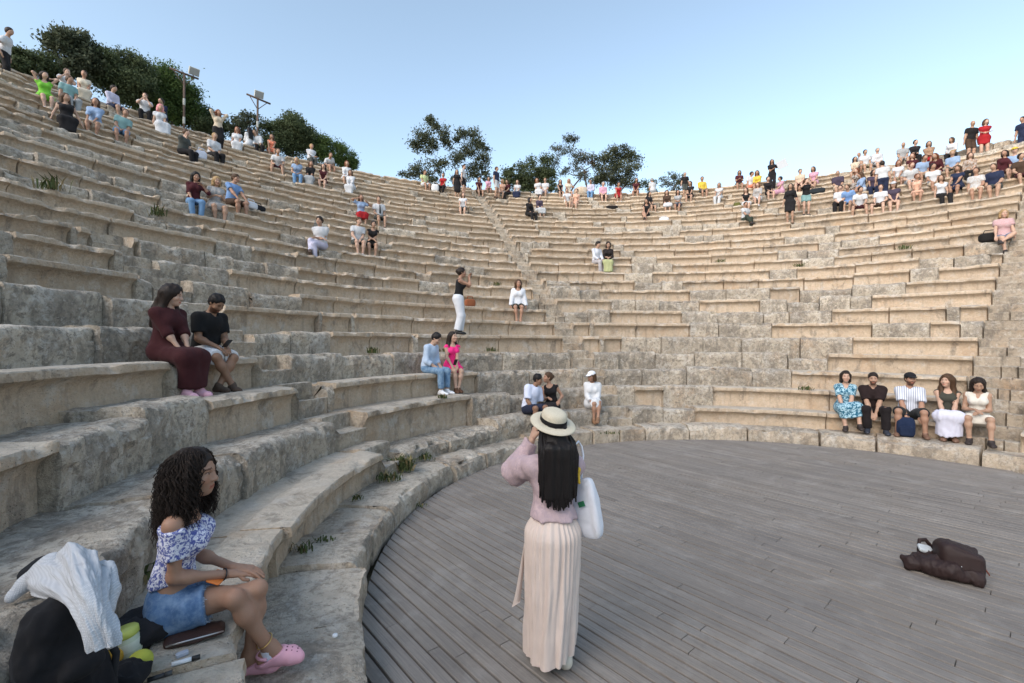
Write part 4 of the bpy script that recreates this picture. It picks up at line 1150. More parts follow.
person('woman in white cap and loose white dress with legs crossed, on lowest row', p, face_to(p, (1, 0)), S, 'mid', 'tan', ('bob', 'brown'),
       None, None, dict(mat=cloth((.60, .61, .63), .08), sleeve=1.7, neck='crew', end=1.0, t=.018, flare=.02, loose=.014), shoes=plain('tan_leather', (.20, .11, .06), .6), scale=.92, cap=cloth((.72, .74, .78), .06))
# ---- five people on the lowest row, right
def five(px, sex, label, yo=0, **kw):
    p = spot(px, 1, kw.pop('back', .30)); sk = kw.pop('sk'); S = skeleton(sex, seat_drop=.335, **sk)
    return person(label, p, face_to(p, (1.8, 1.0), yo), S, 'mid', **kw), p
five(845, 'f', 'woman in blue floral dress and dark sandals, leftmost of five on the lowest row', 0, skin_c='fair', hair=('bob', 'dark'), sk=dict(lean=4, head=(4, 0, 0), build=1.1, hands={'r': (.06, .30, .14), 'l': (-.05, .31, .15)}, feet={'r': (.02, .42, -.335), 'l': (-.22, .46, -.28)}),
     dress=dict(mat=cloth((.012, .10, .17), .3, pattern='print', col2=(.35, .52, .60), pscale=34), sleeve=.8, neck='v', end=1.5, t=.02, flare=.03), shoes=plain('black_sandal', (.03, .022, .02), .6))
five(872, 'm', 'man in dark brown shirt and black trousers with clasped hands, second of the five', 0, skin_c='olive', hair=('short', 'dark'), sk=dict(lean=16, head=(0, 4, 0), build=1.03, hands={'r': (.03, .38, .06), 'l': (-.03, .38, .06)}, feet={'r': (.10, .38, -.335), 'l': (-.20, .40, -.335)}), beard=True,
     top=dict(mat=cloth((.020, .012, .012)), sleeve=.85, neck='v', loose=.010), bottom=dict(kind='trousers', mat=cloth((.014, .011, .012)), end=1.95, loose=.012), shoes=plain('dark_shoe', (.03, .035, .05), .6))
five(909, 'm', 'bearded man in black cap and striped white shirt, middle of the five', 0, skin_c='tan', hair=('crop', 'dark'), sk=dict(lean=6, head=(18, 0, 0), build=1.03, hands={'r': (.07, .32, .10), 'l': (-.17, .38, .02)}, feet={'r': (.20, .36, -.335), 'l': (-.22, .38, -.335)}), beard=True,
     top=dict(mat=cloth((.62, .65, .72), .1, pattern='stripe', col2=(.22, .24, .32), pscale=9), sleeve=.85, neck='v', loose=.010), bottom=dict(kind='shorts', mat=cloth((.022, .024, .026)), end=.92, loose=.016), shoes=plain('tan_sandal', (.16, .09, .06), .6), cap=cloth((.014, .014, .018)))
five(947, 'f', 'woman with long brown hair, olive top and long white skirt, fourth of the five', 0, skin_c='fair', hair=('longfront', 'brown'), sk=dict(lean=4, head=(-28, -5, 0), hands={'r': (.05, .30, .11), 'l': (-.05, .30, .11)}, feet={'r': (.06, .34, -.335), 'l': (-.08, .34, -.335)}),
     top=dict(mat=cloth((.05, .05, .04)), sleeve=0, neck='tank', t=.012), bottom=dict(kind='skirt', mat=cloth((.56, .56, .66), .1), end=1.86, flare=.07), shoes=plain('tan_sandal', (.16, .09, .06), .6), hair_vol=.012)
five(977, 'f', 'woman in short sleeveless white dress looking down at her hands, rightmost of five', 0, skin_c='olive', hair=('long', 'dark'), sk=dict(lean=12, head=(4, 26, 0), hands={'r': (.04, .26, .30), 'l': (-.02, .27, .28)}, feet={'r': (.12, .38, -.335), 'l': (-.16, .46, -.335)}),
     dress=dict(mat=cloth((.60, .57, .51), .1), sleeve=.0, neck='v', loose=.0, end=.72, t=.016, flare=.02), shoes=plain('black_sandal', (.03, .022, .02), .6))
# ---- woman in striped top at the right edge
n = find_row(1003, 239); p = spot(1003, n, .26)
S = skeleton('f', lean=4, head=(10, 2, 0), build=1.1, hands={'r': (.18, .26, .1), 'l': (-.22, .20, .05)}, feet={'r': (.0, .42, -.455), 'l': (.12, .55, -.20)}, poles={'leg_l': (-.8, .4, .6)})
person('blond woman in red and white striped top with crossed bare legs, far right edge', p, face_to(p, (3, 0)), S, 'mid', 'fair', ('bob', 'blond'),
       dict(mat=cloth((.62, .55, .56), .1, pattern='hstripe', col2=(.32, .07, .07), pscale=10), sleeve=.5, neck='crew', loose=.012), dict(kind='shorts', mat=cloth((.16, .18, .24)), end=.6), shoes=plain('black_sandal', (.03, .022, .02), .6))
# ---------------------------------------------------------------- the scattered crowd, each figure placed on its row
CC = {'w': (.50, .51, .53), 'cream': (.56, .50, .40), 'bk': (.014, .013, .014), 'navy': (.018, .025, .055), 'lb': (.24, .33, .48), 'teal': (.19, .32, .32), 'lime': (.17, .45, .05),
      'lav': (.46, .45, .56), 'grey': (.30, .31, .32), 'lg': (.48, .49, .50), 'dg': (.06, .065, .06), 'coral': (.62, .20, .12), 'red': (.30, .015, .02), 'mar': (.055, .012, .016), 'pink': (.50, .28, .36),
      'jean': (.13, .24, .40), 'blue': (.16, .27, .48), 'yel': (.58, .42, .06), 'yg': (.44, .50, .26), 'tan': (.28, .18, .12), 'pur': (.055, .042, .065), 'brn': (.06, .037, .025), 'beige': (.50, .42, .32), 'khaki': (.30, .26, .18), 'dgn': (.03, .04, .03), 'sand': (.55, .47, .36), 'peach': (.60, .36, .26)}
# x, y of the seat (or feet), sex, pose, top, lower garment, hair, label, options
CROWD = [
 (4, 66, 'm', 'st', 'w', 'p:bk', 'short:dark', 'man in white top leaning sideways at the far left end of the topmost row', 'lean=16 side=20 sc=1.0 yo=-60 dz=-.3'),
 (45, 98, 'f', 'si', 'd:lime', '', 'long:dark', 'woman in lime green dress with both arms raised behind her head', 'arms=head sl=.2'),
 (65, 89, 'm', 'si', 'w', 'p:grey', 'short:brown', 'person in white shirt filming with a phone at the top left', 'arms=phone'),
 (84, 95, 'f', 'si', 'd:cream', '', 'bun:brown', 'woman in long cream dress against the dark trees at the top left', 'end=1.8'),
 (68, 101, 'm', 'si', 'teal', 'p:grey', 'short:brown', 'man in teal T-shirt directly below the person filming at the top left', 'skin=tan'),
 (67, 119, 'f', 'si', 'd:bk', '', 'long:brown', 'bare-armed woman in long black dress leaning back, upper left', 'end=1.85 sl=0 arms=wide lean=-8'),
 (95, 127, 'f', 'si', 'lb', 's:beige', 'bob:brown', 'woman in light blue shirt with bare knees beside a man in teal, upper left', 'sl=1.5'),
 (120, 131, 'm', 'si', 'teal', 's:jean', 'short:brown', 'man in pale teal T-shirt leaning towards the woman in light blue', 'side=-14 skin=tan'),
 (112, 106, 'm', 'si', 'lav', 's:navy', 'short:dark', 'man in lavender-white shirt and dark shorts alone on the top row', 'sl=1.5 yo=-30'),
 (145, 113, 'm', 'si', 'w', 'p:bk', 'short:brown', 'person in white T-shirt and black trousers filming in front of the trees', 'arms=phone'),
 (163, 121, 'm', 'si', 'navy', 'p:navy', 'short:dark', 'person in dark navy half hidden against the trees behind the pink headscarf', 'yo=60'),
 (160, 128, 'f', 'si', 'd:w', '', 'bob:pink', 'woman in pink headscarf and spreading white dress, upper left', 'end=1.85 flare=.10 vol=.012'),
 (183, 152, 'm', 'si', 'dg', 'p:bk', 'short:brown', 'man in dark grey T-shirt with black trousers stretched out, upper left', 'arms=face yo=-40'),
 (213, 157, 'm', 'si', 'w', 'p:bk', 'short:blond', 'man in white shirt and black trousers sitting with a white bag beside him', 'sl=.8 yo=-20'),
 (218, 146, 'f', 'st', 'beige', 'k:bk', 'long:red', 'woman standing with beige top and long black skirt below the second lamp post', 'arms=head end=1.9'),
 (237, 147, 'f', 'si', 'd:w', '', 'long:red', 'red-haired woman in white dress at the left of the group in white', 'end=1.7'),
 (249, 146, 'f', 'si', 'w', 's:w', 'long:black', 'woman in white with very long black hair turned away from the stage', 'yo=150'),
 (260, 147, 'm', 'si', 'w', 'p:bk', 'short:brown', 'man in white shirt leaning to one side beside the long black hair', 'side=24 sl=1.5'),
 (271, 151, 'f', 'si', 'd:coral', '', 'long:brown', 'woman in orange sundress at the right of the group in white', 'sl=0'),
 (278, 166, 'm', 'si', 'w', 's:mar', 'short:brown', 'person in white T-shirt and maroon shorts with legs wide apart, bent forward', 'lean=38 arms=knees wide'),
 (297, 175, 'f', 'si', 'lb', 'p:jean', 'bob:blond', 'woman in blue jeans bowing her fair-haired head, upper left', 'lean=30'),
 (310, 179, 'f', 'si', 'bk', 'k:grey', 'longfront:brown', 'woman in black top and grey skirt next to the woman in jeans', 'end=1.7'),
 (323, 182, 'f', 'si', 'mar', 's:mar', 'longfront:dark', 'woman with long dark hair and bare legs on a dark wrap, upper left', 'sl=0'),
 (311, 160, 'm', 'si', 'w', 'p:dg', 'short:blond', 'man in long-sleeved white shirt with arms folded on the top row', 'sl=1.85 arms=fold'),
 (329, 168, 'm', 'si', 'w', 's:tan', 'short:brown', 'person in white shirt doubled over sideways on the top row', 'lean=48 side=18'),
 (346, 180, 'f', 'si', 'd:w', '', 'bob:red', 'reddish-haired woman in white, upper of two in white at the hedge right end', 'sl=1.6'),
 (351, 188, 'f', 'si', 'd:w', '', 'bob:brown', 'woman in full white robe, lower of two in white at the hedge right end', 'end=1.85 sl=1.8 yo=20'),
 (361, 216, 'f', 'si', 'lb', 'k:red', 'long:brown', 'woman in pale blue blouse and bright red skirt with raised hands', 'arms=wave end=1.4'),
 (379, 216, 'm', 'si', 'w', 's:dg', 'short:brown', 'man in white shirt with black tie beside the red skirt', 'tie'),
 (321, 247, 'm', 'si', 'w', 'p:lav', 'short:dark', 'man in white T-shirt and pale trousers with folded arms and crossed legs', 'arms=fold cross yo=25 mid'),
 (357, 242, 'm', 'si', 'w', 's:dg', 'short:brown', 'man in white shirt, shorts and white socks beside a woman in black', 'shoe=w mid'),
 (372, 244, 'f', 'si', 'bk', 's:bk', 'bun:dark', 'woman in sleeveless black top next to the man in white socks', 'sl=0 arms=cross mid'),
 (194, 199, 'f', 'si', 'mar', 'p:jean', 'longfront:black', 'woman in maroon top and blue jeans with one hand raised', 'arms=wave1 mid'),
 (215, 206, 'f', 'si', 'd:grey', '', 'bob:blond', 'blond woman in short dark patterned dress holding her phone', 'arms=phone2 print sl=.3 mid'),
 (232, 200, 'm', 'si', 'blue', 's:brn', 'short:brown', 'man in blue T-shirt sitting beside a black bag', 'arms=knees yo=-25 skin=tan mid'),
 (424, 186, 'm', 'si', 'yg', 's:w', 'short:brown', 'man in yellow-green shirt and white shorts on the top row left of the tall tree', 'yo=-20'),
 (443, 188, 'f', 'si', 'red', 'p:bk', 'bun:dark', 'woman in red top and black trousers beside a white bag', 'yo=20'),
 (457, 195, 'f', 'st', 'd:bk', '', 'long:brown', 'woman standing in black dress below the tall tree', 'end=1.3 sc=.9'),
 (463, 189, 'm', 'st', 'w', 's:bk', 'short:brown', 'man standing in white shirt and black shorts under the tall tree', 'yo=-60'),
 (463, 211, 'f', 'si', 'w', 's:dg', 'bob:brown', 'woman in white T-shirt with bare legs below the tall tree', 'arms=knees'),
 (496, 193, 'm', 'st', 'navy', 's:lg', 'short:brown', 'man standing in navy shirt and light shorts on the top row', 'yo=-50'),
 (488, 190, 'f', 'si', 'pink', 's:pink', 'bob:brown', 'small figure in pink sitting behind the man in navy', 'sc=.85'),
 (479, 190, 'f', 'si', 'mar', 's:brn', 'bob:brown', 'person in dark red in the shade of the tall tree', ''),
 (502, 192, 'f', 'si', 'peach', 's:w', 'bob:blond', 'fair-haired woman in pale pink right of the man in navy', ''),
 (508, 193, 'f', 'si', 'mar', 'p:bk', 'bob:brown', 'woman in dark red top and black trousers turned sideways by the low bushes', 'yo=40'),
 (517, 193, 'f', 'si', 'w', 'k:navy', 'longfront:brown', 'woman in white top and dark blue skirt in front of the bushes', 'end=1.6'),
 (529, 213, 'f', 'si', 'bk', 'p:bk', 'bob:black', 'person all in black beside a companion in purple', 'sl=1.8 yo=-30'),
 (539, 212, 'f', 'si', 'pur', 'k:lg', 'bun:dark', 'woman in purple top and light grey skirt beside a person all in black', 'end=1.5'),
 (539, 192, 'f', 'si', 'w', 'k:w', 'long:red', 'red-haired woman in white leaning on a man in grey on the top row', 'side=14'),
 (545, 192, 'm', 'si', 'lg', 's:lav', 'short:red', 'man in grey T-shirt beside the red-haired woman in white', ''),
 (560, 194, 'f', 'si', 'd:bk', '', 'long:brown', 'woman in black strap dress left of the man in pale T-shirt', 'sl=0'),
 (567, 202, 'm', 'si', 'w', 's:beige', 'short:dark', 'man in pale T-shirt with knees drawn up beside a leaning woman', 'arms=knees'),
 (575, 203, 'f', 'si', 'peach', 's:peach', 'bun:brown', 'woman in peach leaning back next to a pale rock', 'side=-12 sl=0'),
 (568, 192, 'f', 'si', 'cream', 's:cream', 'bob:blond', 'fair woman in cream with one arm lifted behind the man in pale T-shirt', 'arms=wave1'),
 (591, 194, 'm', 'si', 'lav', 'p:jean', 'short:brown', 'man in lilac-white shirt and jeans on the top row', 'sl=1.5'),
 (603, 195, 'm', 'si', 'pink', 's:bk', 'short:grey', 'man in bright pink shirt and black shorts on the top row', 'sl=1.2'),
 (618, 197, 'f', 'si', 'd:red', '', 'bun:brown', 'woman in red dress beside a black bag on the top rows', 'sl=0 skin=tan'),
 (636, 194, 'f', 'si', 'mar', 's:tan', 'bob:dark', 'person in dark maroon at the right end of the trees', 'skin=tan'),
 (653, 193, 'm', 'si', 'lg', 'p:grey', 'short:grey', 'grey-haired person in light grey sitting beyond the top row', 'yo=150'),
 (649, 206, 'f', 'si', 'd:bk', '', 'long:black', 'woman with long black hair in black dress, left of the white skirt', 'yo=-30 sl=1.2'),
 (646, 215, 'f', 'si', 'bk', 's:bk', 'long:black', 'woman in black with bare legs on the row below the long black hair', 'cross sl=0'),
 (667, 206, 'f', 'si', 'brn', 'k:w', 'longfront:brown', 'brown-haired woman with white skirt spread over her knees', 'end=1.2'),
 (678, 206, 'f', 'si', 'grey', 's:navy', 'longfront:dark', 'woman in grey top resting an arm right of the white skirt', 'arms=cross'),
 (685, 195, 'm', 'st', 'bk', 's:dg', 'short:grey', 'man standing in black T-shirt behind a woman in black dress', 'sc=.85'),
 (690, 196, 'f', 'si', 'd:bk', '', 'bob:brown', 'woman in short black dress with bare legs in front of a man in black', 'sl=.7'),
 (702, 193, 'm', 'si', 'yel', 's:dg', 'short:brown', 'man in yellow shirt sitting against the sky', 'sl=1.2 skin=tan'),
 (719, 197, 'f', 'si', 'lg', 'p:lg', 'bob:grey', 'person in pale grey right of the man in yellow', ''),
 (739, 186, 'f', 'si', 'mar', 's:dgn', 'bob:dark', 'woman in dark maroon sitting against the sky', 'arms=phone2'),
 (750, 186, 'm', 'si', 'w', 's:coral', 'short:dark', 'person in white top and coral shorts between maroon and yellow', 'yo=-40'),
 (757, 186, 'f', 'si', 'yel', 's:tan', 'long:brown', 'woman in mustard yellow top against the sky', 'skin=tan'),
 (746, 204, 'f', 'si', 'bk', 'k:w', 'longfront:brown', 'woman in black top and short white skirt on the upper right', 'end=1.0 sl=0'),
 (758, 200, 'f', 'si', 'grey', 's:lg', 'bob:red', 'woman in grey print beside the woman in black and white', 'print'),
 (745, 222, 'm', 'si', 'lg', 'p:dgn', 'short:dark', 'man in grey shirt and dark trousers alone below the group', 'yo=-45 cross'),
 (772, 186, 'f', 'st', 'bk', 'p:bk', 'longfront:black', 'woman standing in black holding a large white board', 'arms=side'),
 (769, 192, 'f', 'si', 'bk', 's:bk', 'bun:dark', 'woman in black leaning towards a person in pink', 'side=10 sl=1.5'),
 (781, 194, 'f', 'si', 'pink', 'k:pink', 'short:black', 'person in pink top and black cap seen from the side', 'yo=60 end=1.2'),
 (790, 217, 'f', 'st', 'd:bk', '', 'longfront:dark', 'woman in knee-length black dress standing, left of two in black', 'end=.9 sl=1.0'),
 (799, 205, 'f', 'si', 'beige', 's:beige', 'bob:brown', 'woman in beige half hidden between two standing women in black', ''),
 (806, 213, 'f', 'st', 'bk', 's:teal', 'long:brown', 'woman standing in black top and pale shorts with raised arms', 'arms=phone'),
 (800, 185, 'm', 'si', 'beige', 's:mar', 'short:brown', 'person in beige with dark red shorts on the top row, right of centre', ''),
 (814, 183, 'f', 'si', 'pink', 's:pink', 'bob:brown', 'woman in dusty pink on the top row, right of centre', ''),
 (838, 188, 'm', 'si', 'pur', 's:beige', 'bald:grey', 'bald man in dark purple polo and beige shorts', 'sl=.8'),
 (855, 171, 'f', 'si', 'beige', 's:tan', 'longfront:black', 'dark-haired woman in pale pink top, leftmost of four against the sky', ''),
 (865, 167, 'm', 'si', 'w', 's:khaki', 'short:black', 'dark-haired man in white T-shirt, third of four against the sky', ''),
 (860, 167, 'm', 'si', 'grey', 's:grey', 'bald:grey', 'bald man half hidden behind the dark-haired man in white', 'back'),
 (877, 167, 'm', 'si', 'w', 's:grey', 'short:grey', 'grey-haired man in white, rightmost of four against the sky', 'sl=1.4'),
 (883, 196, 'm', 'st', 'lg', 'p:navy', 'short:dark', 'man in light grey shirt standing with his back to the stage', 'yo=180'),
 (857, 186, 'f', 'si', 'd:brn', '', 'longfront:red', 'woman in dark brown print dress below the group of four', 'print end=1.4'),
 (862, 191, 'f', 'si', 'lb', 's:w', 'long:brown', 'woman in pale blue and white with brown hair turned away', 'yo=60'),
 (872, 187, 'f', 'si', 'pur', 'p:navy', 'bob:dark', 'woman in purple beside the man standing in grey', ''),
 (840, 206, 'm', 'si', 'w', 'p:bk', 'short:dark', 'man in white T-shirt and black trousers, leftmost in the lower right line', 'sl=.8'),
 (849, 203, 'm', 'si', 'blue', 's:blue', 'short:brown', 'person in blue leaning behind two men in white T-shirts', 'lean=30'),
 (859, 206, 'm', 'si', 'w', 's:mar', 'short:black', 'man in white T-shirt with elbows on bare knees, lower right line', 'lean=26 arms=knees wide'),
 (880, 203, 'm', 'si', 'w', 's:brn', 'short:brown', 'man in white T-shirt and brown shorts left of the white sun hat', 'wide'),
 (894, 203, 'f', 'si', 'pur', 's:tan', 'bob:brown', 'person in white sun hat and purple top, lower right line', 'cap=w'),
 (898, 182, 'f', 'si', 'w', 's:khaki', 'bob:red', 'red-haired woman in white beside the man standing in grey', ''),
 (910, 184, 'm', 'si', 'lg', 's:grey', 'short:red', 'person in pale grey leaning forward in the right-hand group', 'lean=30'),
 (902, 161, 'm', 'si', 'grey', 's:grey', 'bald:grey', 'bald man in grey against the sky, left of the black jacket', ''),
 (914, 160, 'f', 'si', 'bk', 'p:bk', 'bun:dark', 'woman in black jacket sitting against the sky', 'sl=1.9 arms=cross'),
 (929, 159, 'f', 'si', 'tan', 's:red', 'bob:brown', 'woman in tan cardigan over red against the sky', 'sl=1.6 arms=cross'),
 (912, 172, 'f', 'si', 'mar', 'p:bk', 'bob:red', 'dark red-haired woman below the black jacket', ''),
 (922, 175, 'm', 'si', 'lb', 's:beige', 'short:brown', 'man in pale blue shirt in the right-hand group', 'lean=20'),
 (937, 174, 'f', 'si', 'mar', 's:mar', 'long:red', 'woman in maroon bending over in the right-hand group', 'lean=30'),
 (952, 156, 'f', 'si', 'w', 'p:bk', 'bob:brown', 'woman in white blouse and black lap wrap against the sky', ''),
 (953, 173, 'm', 'si', 'lb', 's:dg', 'short:blond', 'man in grey-blue T-shirt below the white blouse', 'sl=.8'),
 (933, 183, 'm', 'si', 'w', 's:beige', 'short:dark', 'man in bright white T-shirt in the middle of the right-hand group', ''),
 (970, 176, 'f', 'si', 'tan', 'p:bk', 'longfront:brown', 'brown-haired woman in tan wrap and black trousers, right-hand group', 'print'),
 (917, 196, 'f', 'si', 'd:peach', '', 'bun:red', 'woman in short peach dress in the lower right line', 'sl=0'),
 (941, 196, 'f', 'si', 'w', 'p:bk', 'bob:brown', 'woman in white vest and wide black trousers, lower right line', 'sl=0 yo=-20'),
 (957, 191, 'f', 'si', 'd:navy', '', 'longfront:brown', 'woman in short navy dress with bare legs, lower right line', 'sl=.3 end=.8'),
 (976, 192, 'm', 'si', 'lg', 's:beige', 'short:brown', 'man in pale patterned shirt beside the man in navy', 'print'),
 (995, 189, 'm', 'si', 'navy', 's:dg', 'short:brown', 'man in navy T-shirt and dark shorts at the right end of the lower line', 'sl=.8'),
 (1014, 170, 'm', 'si', 'lb', 's:brn', 'short:brown', 'man in orange cap and pale blue shirt near the right edge', 'cap=yel'),
 (1005, 176, 'f', 'si', 'mar', 's:mar', 'bob:dark', 'woman in dark red crouched left of the orange cap', 'skin=tan'),
 (1021, 180, 'm', 'si', 'brn', 's:mar', 'short:dark', 'person in dark clothes cut off by the right edge, below the orange cap', ''),
 (970, 149, 'm', 'st', 'bk', 's:brn', 'bald:grey', 'bald man in black T-shirt standing on the skyline beside a woman in red', 'yo=-35 lean=10 dz=-.35'),
 (984, 145, 'f', 'st', 'd:red', '', 'bob:brown', 'woman in short dark red dress standing on the skyline', 'end=.6 sl=1.2 arms=fold dz=-.35'),
 (1024, 138, 'm', 'st', 'navy', 'p:navy', 'short:dark', 'figure cut off by the right edge above the far rows', 'dz=-.6'),
]
_cr = random.Random(21)
TIE = []
for ci, (px, py, sex, pose, topc, bot, hr, label, opt) in enumerate(CROWD):
    o = {}
    for w_ in opt.split():
        k, _, v = w_.partition('='); o[k] = v or True
    n = find_row(px, py if pose == 'si' else py+3)
    ontop = rowZ(NROW)
    if pose == 'si': p = spot(px, n, .27)
    else:
        p = spot(px, n, .35 if n < NROW else .6)
    g_ = lambda k, d: float(o.get(k, d))
    p.z += g_('dz', 0)
    sc = g_('sc', _cr.uniform(.95, 1.03)); sg = _cr.choice((-1, 1)); j = lambda a: _cr.uniform(-a, a)
    hands = None; poles = {}; arms = o.get('arms', _cr.choice(['lap', 'lap', 'lap2', 'knees1', 'lap3']))
    Zs = 0.0 if pose == 'si' else .83
    T = .52+Zs                                  # shoulder height above the origin
    if pose == 'si':
        hands = {'lap': {'r': (.05, .28, .14), 'l': (-.05, .29, .14)}, 'lap2': {'r': (.11, .30, .12), 'l': (-.12, .24, .13)}, 'knees1': {'r': (.13, .38, .14), 'l': (-.03, .30, .14)}, 'lap3': {'r': (.22, .05, .0), 'l': (-.08, .30, .14)}}.get(arms)
    if arms == 'phone': hands = {'r': (.08, .26, T+.10), 'l': (-.06, .26, T+.09)}
    elif arms == 'phone2': hands = {'r': (.06, .28, T-.18), 'l': (-.06, .28, T-.18)}
    elif arms == 'head': hands = {'r': (.13, -.06, T+.26), 'l': (-.13, -.06, T+.26)}; poles = {'arm_r': (.6, .5, .6), 'arm_l': (-.6, .5, .6)}
    elif arms == 'wide': hands = {'r': (.34, .05, .02), 'l': (-.34, .05, .02)}
    elif arms == 'wave': hands = {'r': (.17, .20, T+.2), 'l': (-.20, .18, T+.1)}
    elif arms == 'wave1': hands = {'r': (.10, .28, .14), 'l': (-.16, .22, T+.02)}
    elif arms == 'face': hands = {'r': (.04, .16, T+.06), 'l': (-.08, .3, .14)}
    elif arms == 'fold': hands = {'r': (-.12, .22, T-.26), 'l': (.12, .22, T-.24)}
    elif arms == 'cross': hands = {'r': (-.06, .27, T-.30), 'l': (.06, .28, T-.28)}
    elif arms == 'knees': hands = {'r': (.14, .44, .12), 'l': (-.14, .44, .12)}
    elif arms == 'side': hands = {'r': (-.02, .24, T-.22), 'l': (-.22, .24, T-.06)}
    feet = None
    if pose == 'si':
        wd = .22 if 'wide' in o else .09
        feet = {'r': (wd+j(.03), .42+j(.05), -.455), 'l': (-wd+j(.03), .43+j(.05), -.455)}
        if 'cross' in o: feet = {'r': (.05, .42, -.455), 'l': (.16, .52, -.26)}; poles['leg_l'] = (.8, .4, .7)
    S = skeleton(sex, 'sit' if pose == 'si' else 'stand', lean=g_('lean', _cr.uniform(2, 12) if pose == 'si' else 1), side=g_('side', j(4)), head=(j(28), j(8)+4, j(4)), build=_cr.uniform(.96, 1.12), hands=hands, feet=feet, poles=poles)
    kw = {}
    sl = g_('sl', .6 if sex == 'm' else _cr.choice([.4, .6, 1.2])); pat = dict(pattern='print', col2=(.40, .36, .33), pscale=22) if 'print' in o else {}
    if topc.startswith('d:'):
        kw['dress'] = dict(mat=cloth(CC[topc[2:]], **pat), sleeve=sl, neck='crew' if sl > .2 else 'tank', end=g_('end', .8), t=.026, flare=g_('flare', .03))
    else:
        kw['top'] = dict(mat=cloth(CC[topc], **pat), sleeve=sl, neck='crew' if sl > .2 else 'tank', t=.024)
        bk, _, bc = bot.partition(':')
        kind = {'p': 'trousers', 's': 'shorts', 'k': 'skirt'}[bk]
        kw['bottom'] = dict(kind=kind, mat=cloth(CC[bc]), end=g_('end', 1.5) if kind == 'skirt' else (1.9 if kind == 'trousers' else (.85 if sex == 'm' else .55)), t=.026 if kind != 'skirt' else .03)
    hs, _, hc = hr.partition(':')
    mid = 'mid' in o
    if mid:
        for q in ('top', 'dress', 'bottom'):
            if q in kw: kw[q]['t'] = .018
    yo = g_('yo', j(16)); yw = face_to(p, (CX*.6, CY*.4), -yo)
    sk_ = o.get('skin', _cr.choice(['fair', 'olive', 'olive', 'tan']))
    person(label, p, yw, S, 'mid' if mid else 'far', sk_, (hs, hc), scale=sc, shoes=plain('shoe', CC[o.get('shoe', _cr.choice(['bk', 'brn', 'w', 'tan']))], .7), cap=cloth(CC[o['cap']]) if 'cap' in o else None, hair_vol=g_('vol', .004), group='spectators scattered over the stone rows', **kw)
    if 'tie' in o:
        mm = MB(); M2 = S['M2']; c0 = S['C']
        mm.tube([c0+M2 @ vec(0, .125, .13), c0+M2 @ vec(0, .150, .02), c0+M2 @ vec(0, .150, -.16), c0+M2 @ vec(0, .145, -.22)], [.016, .022, .034, .006], 6); mm.build('tie', cloth(CC['bk']), PEOPLE[-1])
    if label.endswith('large white board'):
        bt = thing('board', 'large pale board held by the woman standing in black', 'board', p+Matrix.Rotation(yw, 3, 'Z') @ Vector((-.42, .26, 1.28)), yw+.3)
        mm = MB(); mm.box((0, 0, 0), (.55, .02, .42), Matrix.Rotation(R_(25), 3, 'Y')); mm.build('panel', plain('pale_card', (.50, .52, .54), .7), bt, False)
# ---------------------------------------------------------------- belongings
def at_px(px, py, Y):
    d = ray(px, py); return Vector((d[0]/d[1]*Y, Y, H+d[2]/d[1]*Y))
LEATHER = plain('dark_brown_leather', (.026, .014, .013), .62, .3, var=.35, scale=14)
LINING = plain('rust_lining', (.16, .045, .025), .8)
bt = thing('leather_bag', 'large dark brown leather bag lying open on the boards of the stage', 'bag', (4.03, 4.32, .004), R_(-14)); bt.scale = (.80, .9, 1.18)
wp = lambda P: (fbm(P*vec(8, 8, 10), 4, 3)-.5)*.045
V, Q = sdf_mesh([('c', vec(-.02, -.13, .06), vec(.22, -.19, .05), .06, .05, .05), ('c', vec(-.02, -.13, .065), vec(-.30, .05, .055), .075, .06, .06), ('c', vec(-.28, .08, .06), vec(-.06, .12, .085), .055, .085, .05), ('c', vec(-.30, .05, .06), vec(-.36, .10, .075), .055, .03, .03),
                 ('c', vec(-.02, -.05, .09), vec(-.2, .05, .09), .06, .05, .03), ('p', vec(0, 0, .002), vec(0, 0, -1))], .009, lambda P: (fbm(P*vec(11, 11, 12), 4, 3)-.5)*.075)
bd = mesh_obj('bag_front', V, Q, LEATHER, bt)
def lw(v): v = v.copy(); k = fbm([[v.x*9, v.y*9, v.z*9+2]], 4, 8)[0]-.5; v.z += k*.06; v.x += k*.04+.06*(v.y > .05)*v.y*4; v.y += k*.05; v.z *= 1-.25*v.x/.22; return v
m = MB(); m.add(*superell((.135, .03, .115), (.205, .20, .12), .42, 64, 40, Matrix.Rotation(R_(-12), 3, 'Z') @ Matrix.Rotation(R_(-6), 3, 'X'), lw)); m.build('bag_body', LEATHER, bt)
m = MB(); m.add(*superell((.15, .0, .20), (.15, .145, .042), .35, 48, 20, Matrix.Rotation(R_(-16), 3, 'Z') @ Matrix.Rotation(R_(9), 3, 'Y'), lw)); m.build('bag_flap', LEATHER, bt)
m = MB(); m.tube([(.335, .14, .13), (.352, .05, .115), (.358, -.04, .095), (.350, -.12, .07)], [.006, .009, .009, .006], 6); m.build('lining_edge', LINING, bt)
m = MB(); m.tube([(-.16, .16, .12), (-.13, .20, .20), (-.06, .21, .205), (-.01, .17, .15)], .018, 8); m.build('handle', LEATHER, bt)
m = MB(); m.add(*superell((-.115, .12, .155), (.075, .04, .014), .4, 24, 12, Matrix.Rotation(R_(28), 3, 'X') @ Matrix.Rotation(R_(8), 3, 'Y'))); m.build('pale_flap', plain('pale_grey_cloth', (.42, .45, .47), .8), bt)
m = MB()
for i in range(5): m.add(*superell((-.07+.03*i, -.0-.045*i, .155-.006*i), (.006, .006, .006), 1, 8, 6))
m.build('studs', plain('steel', (.55, .55, .56), .3, .5, .9), bt)
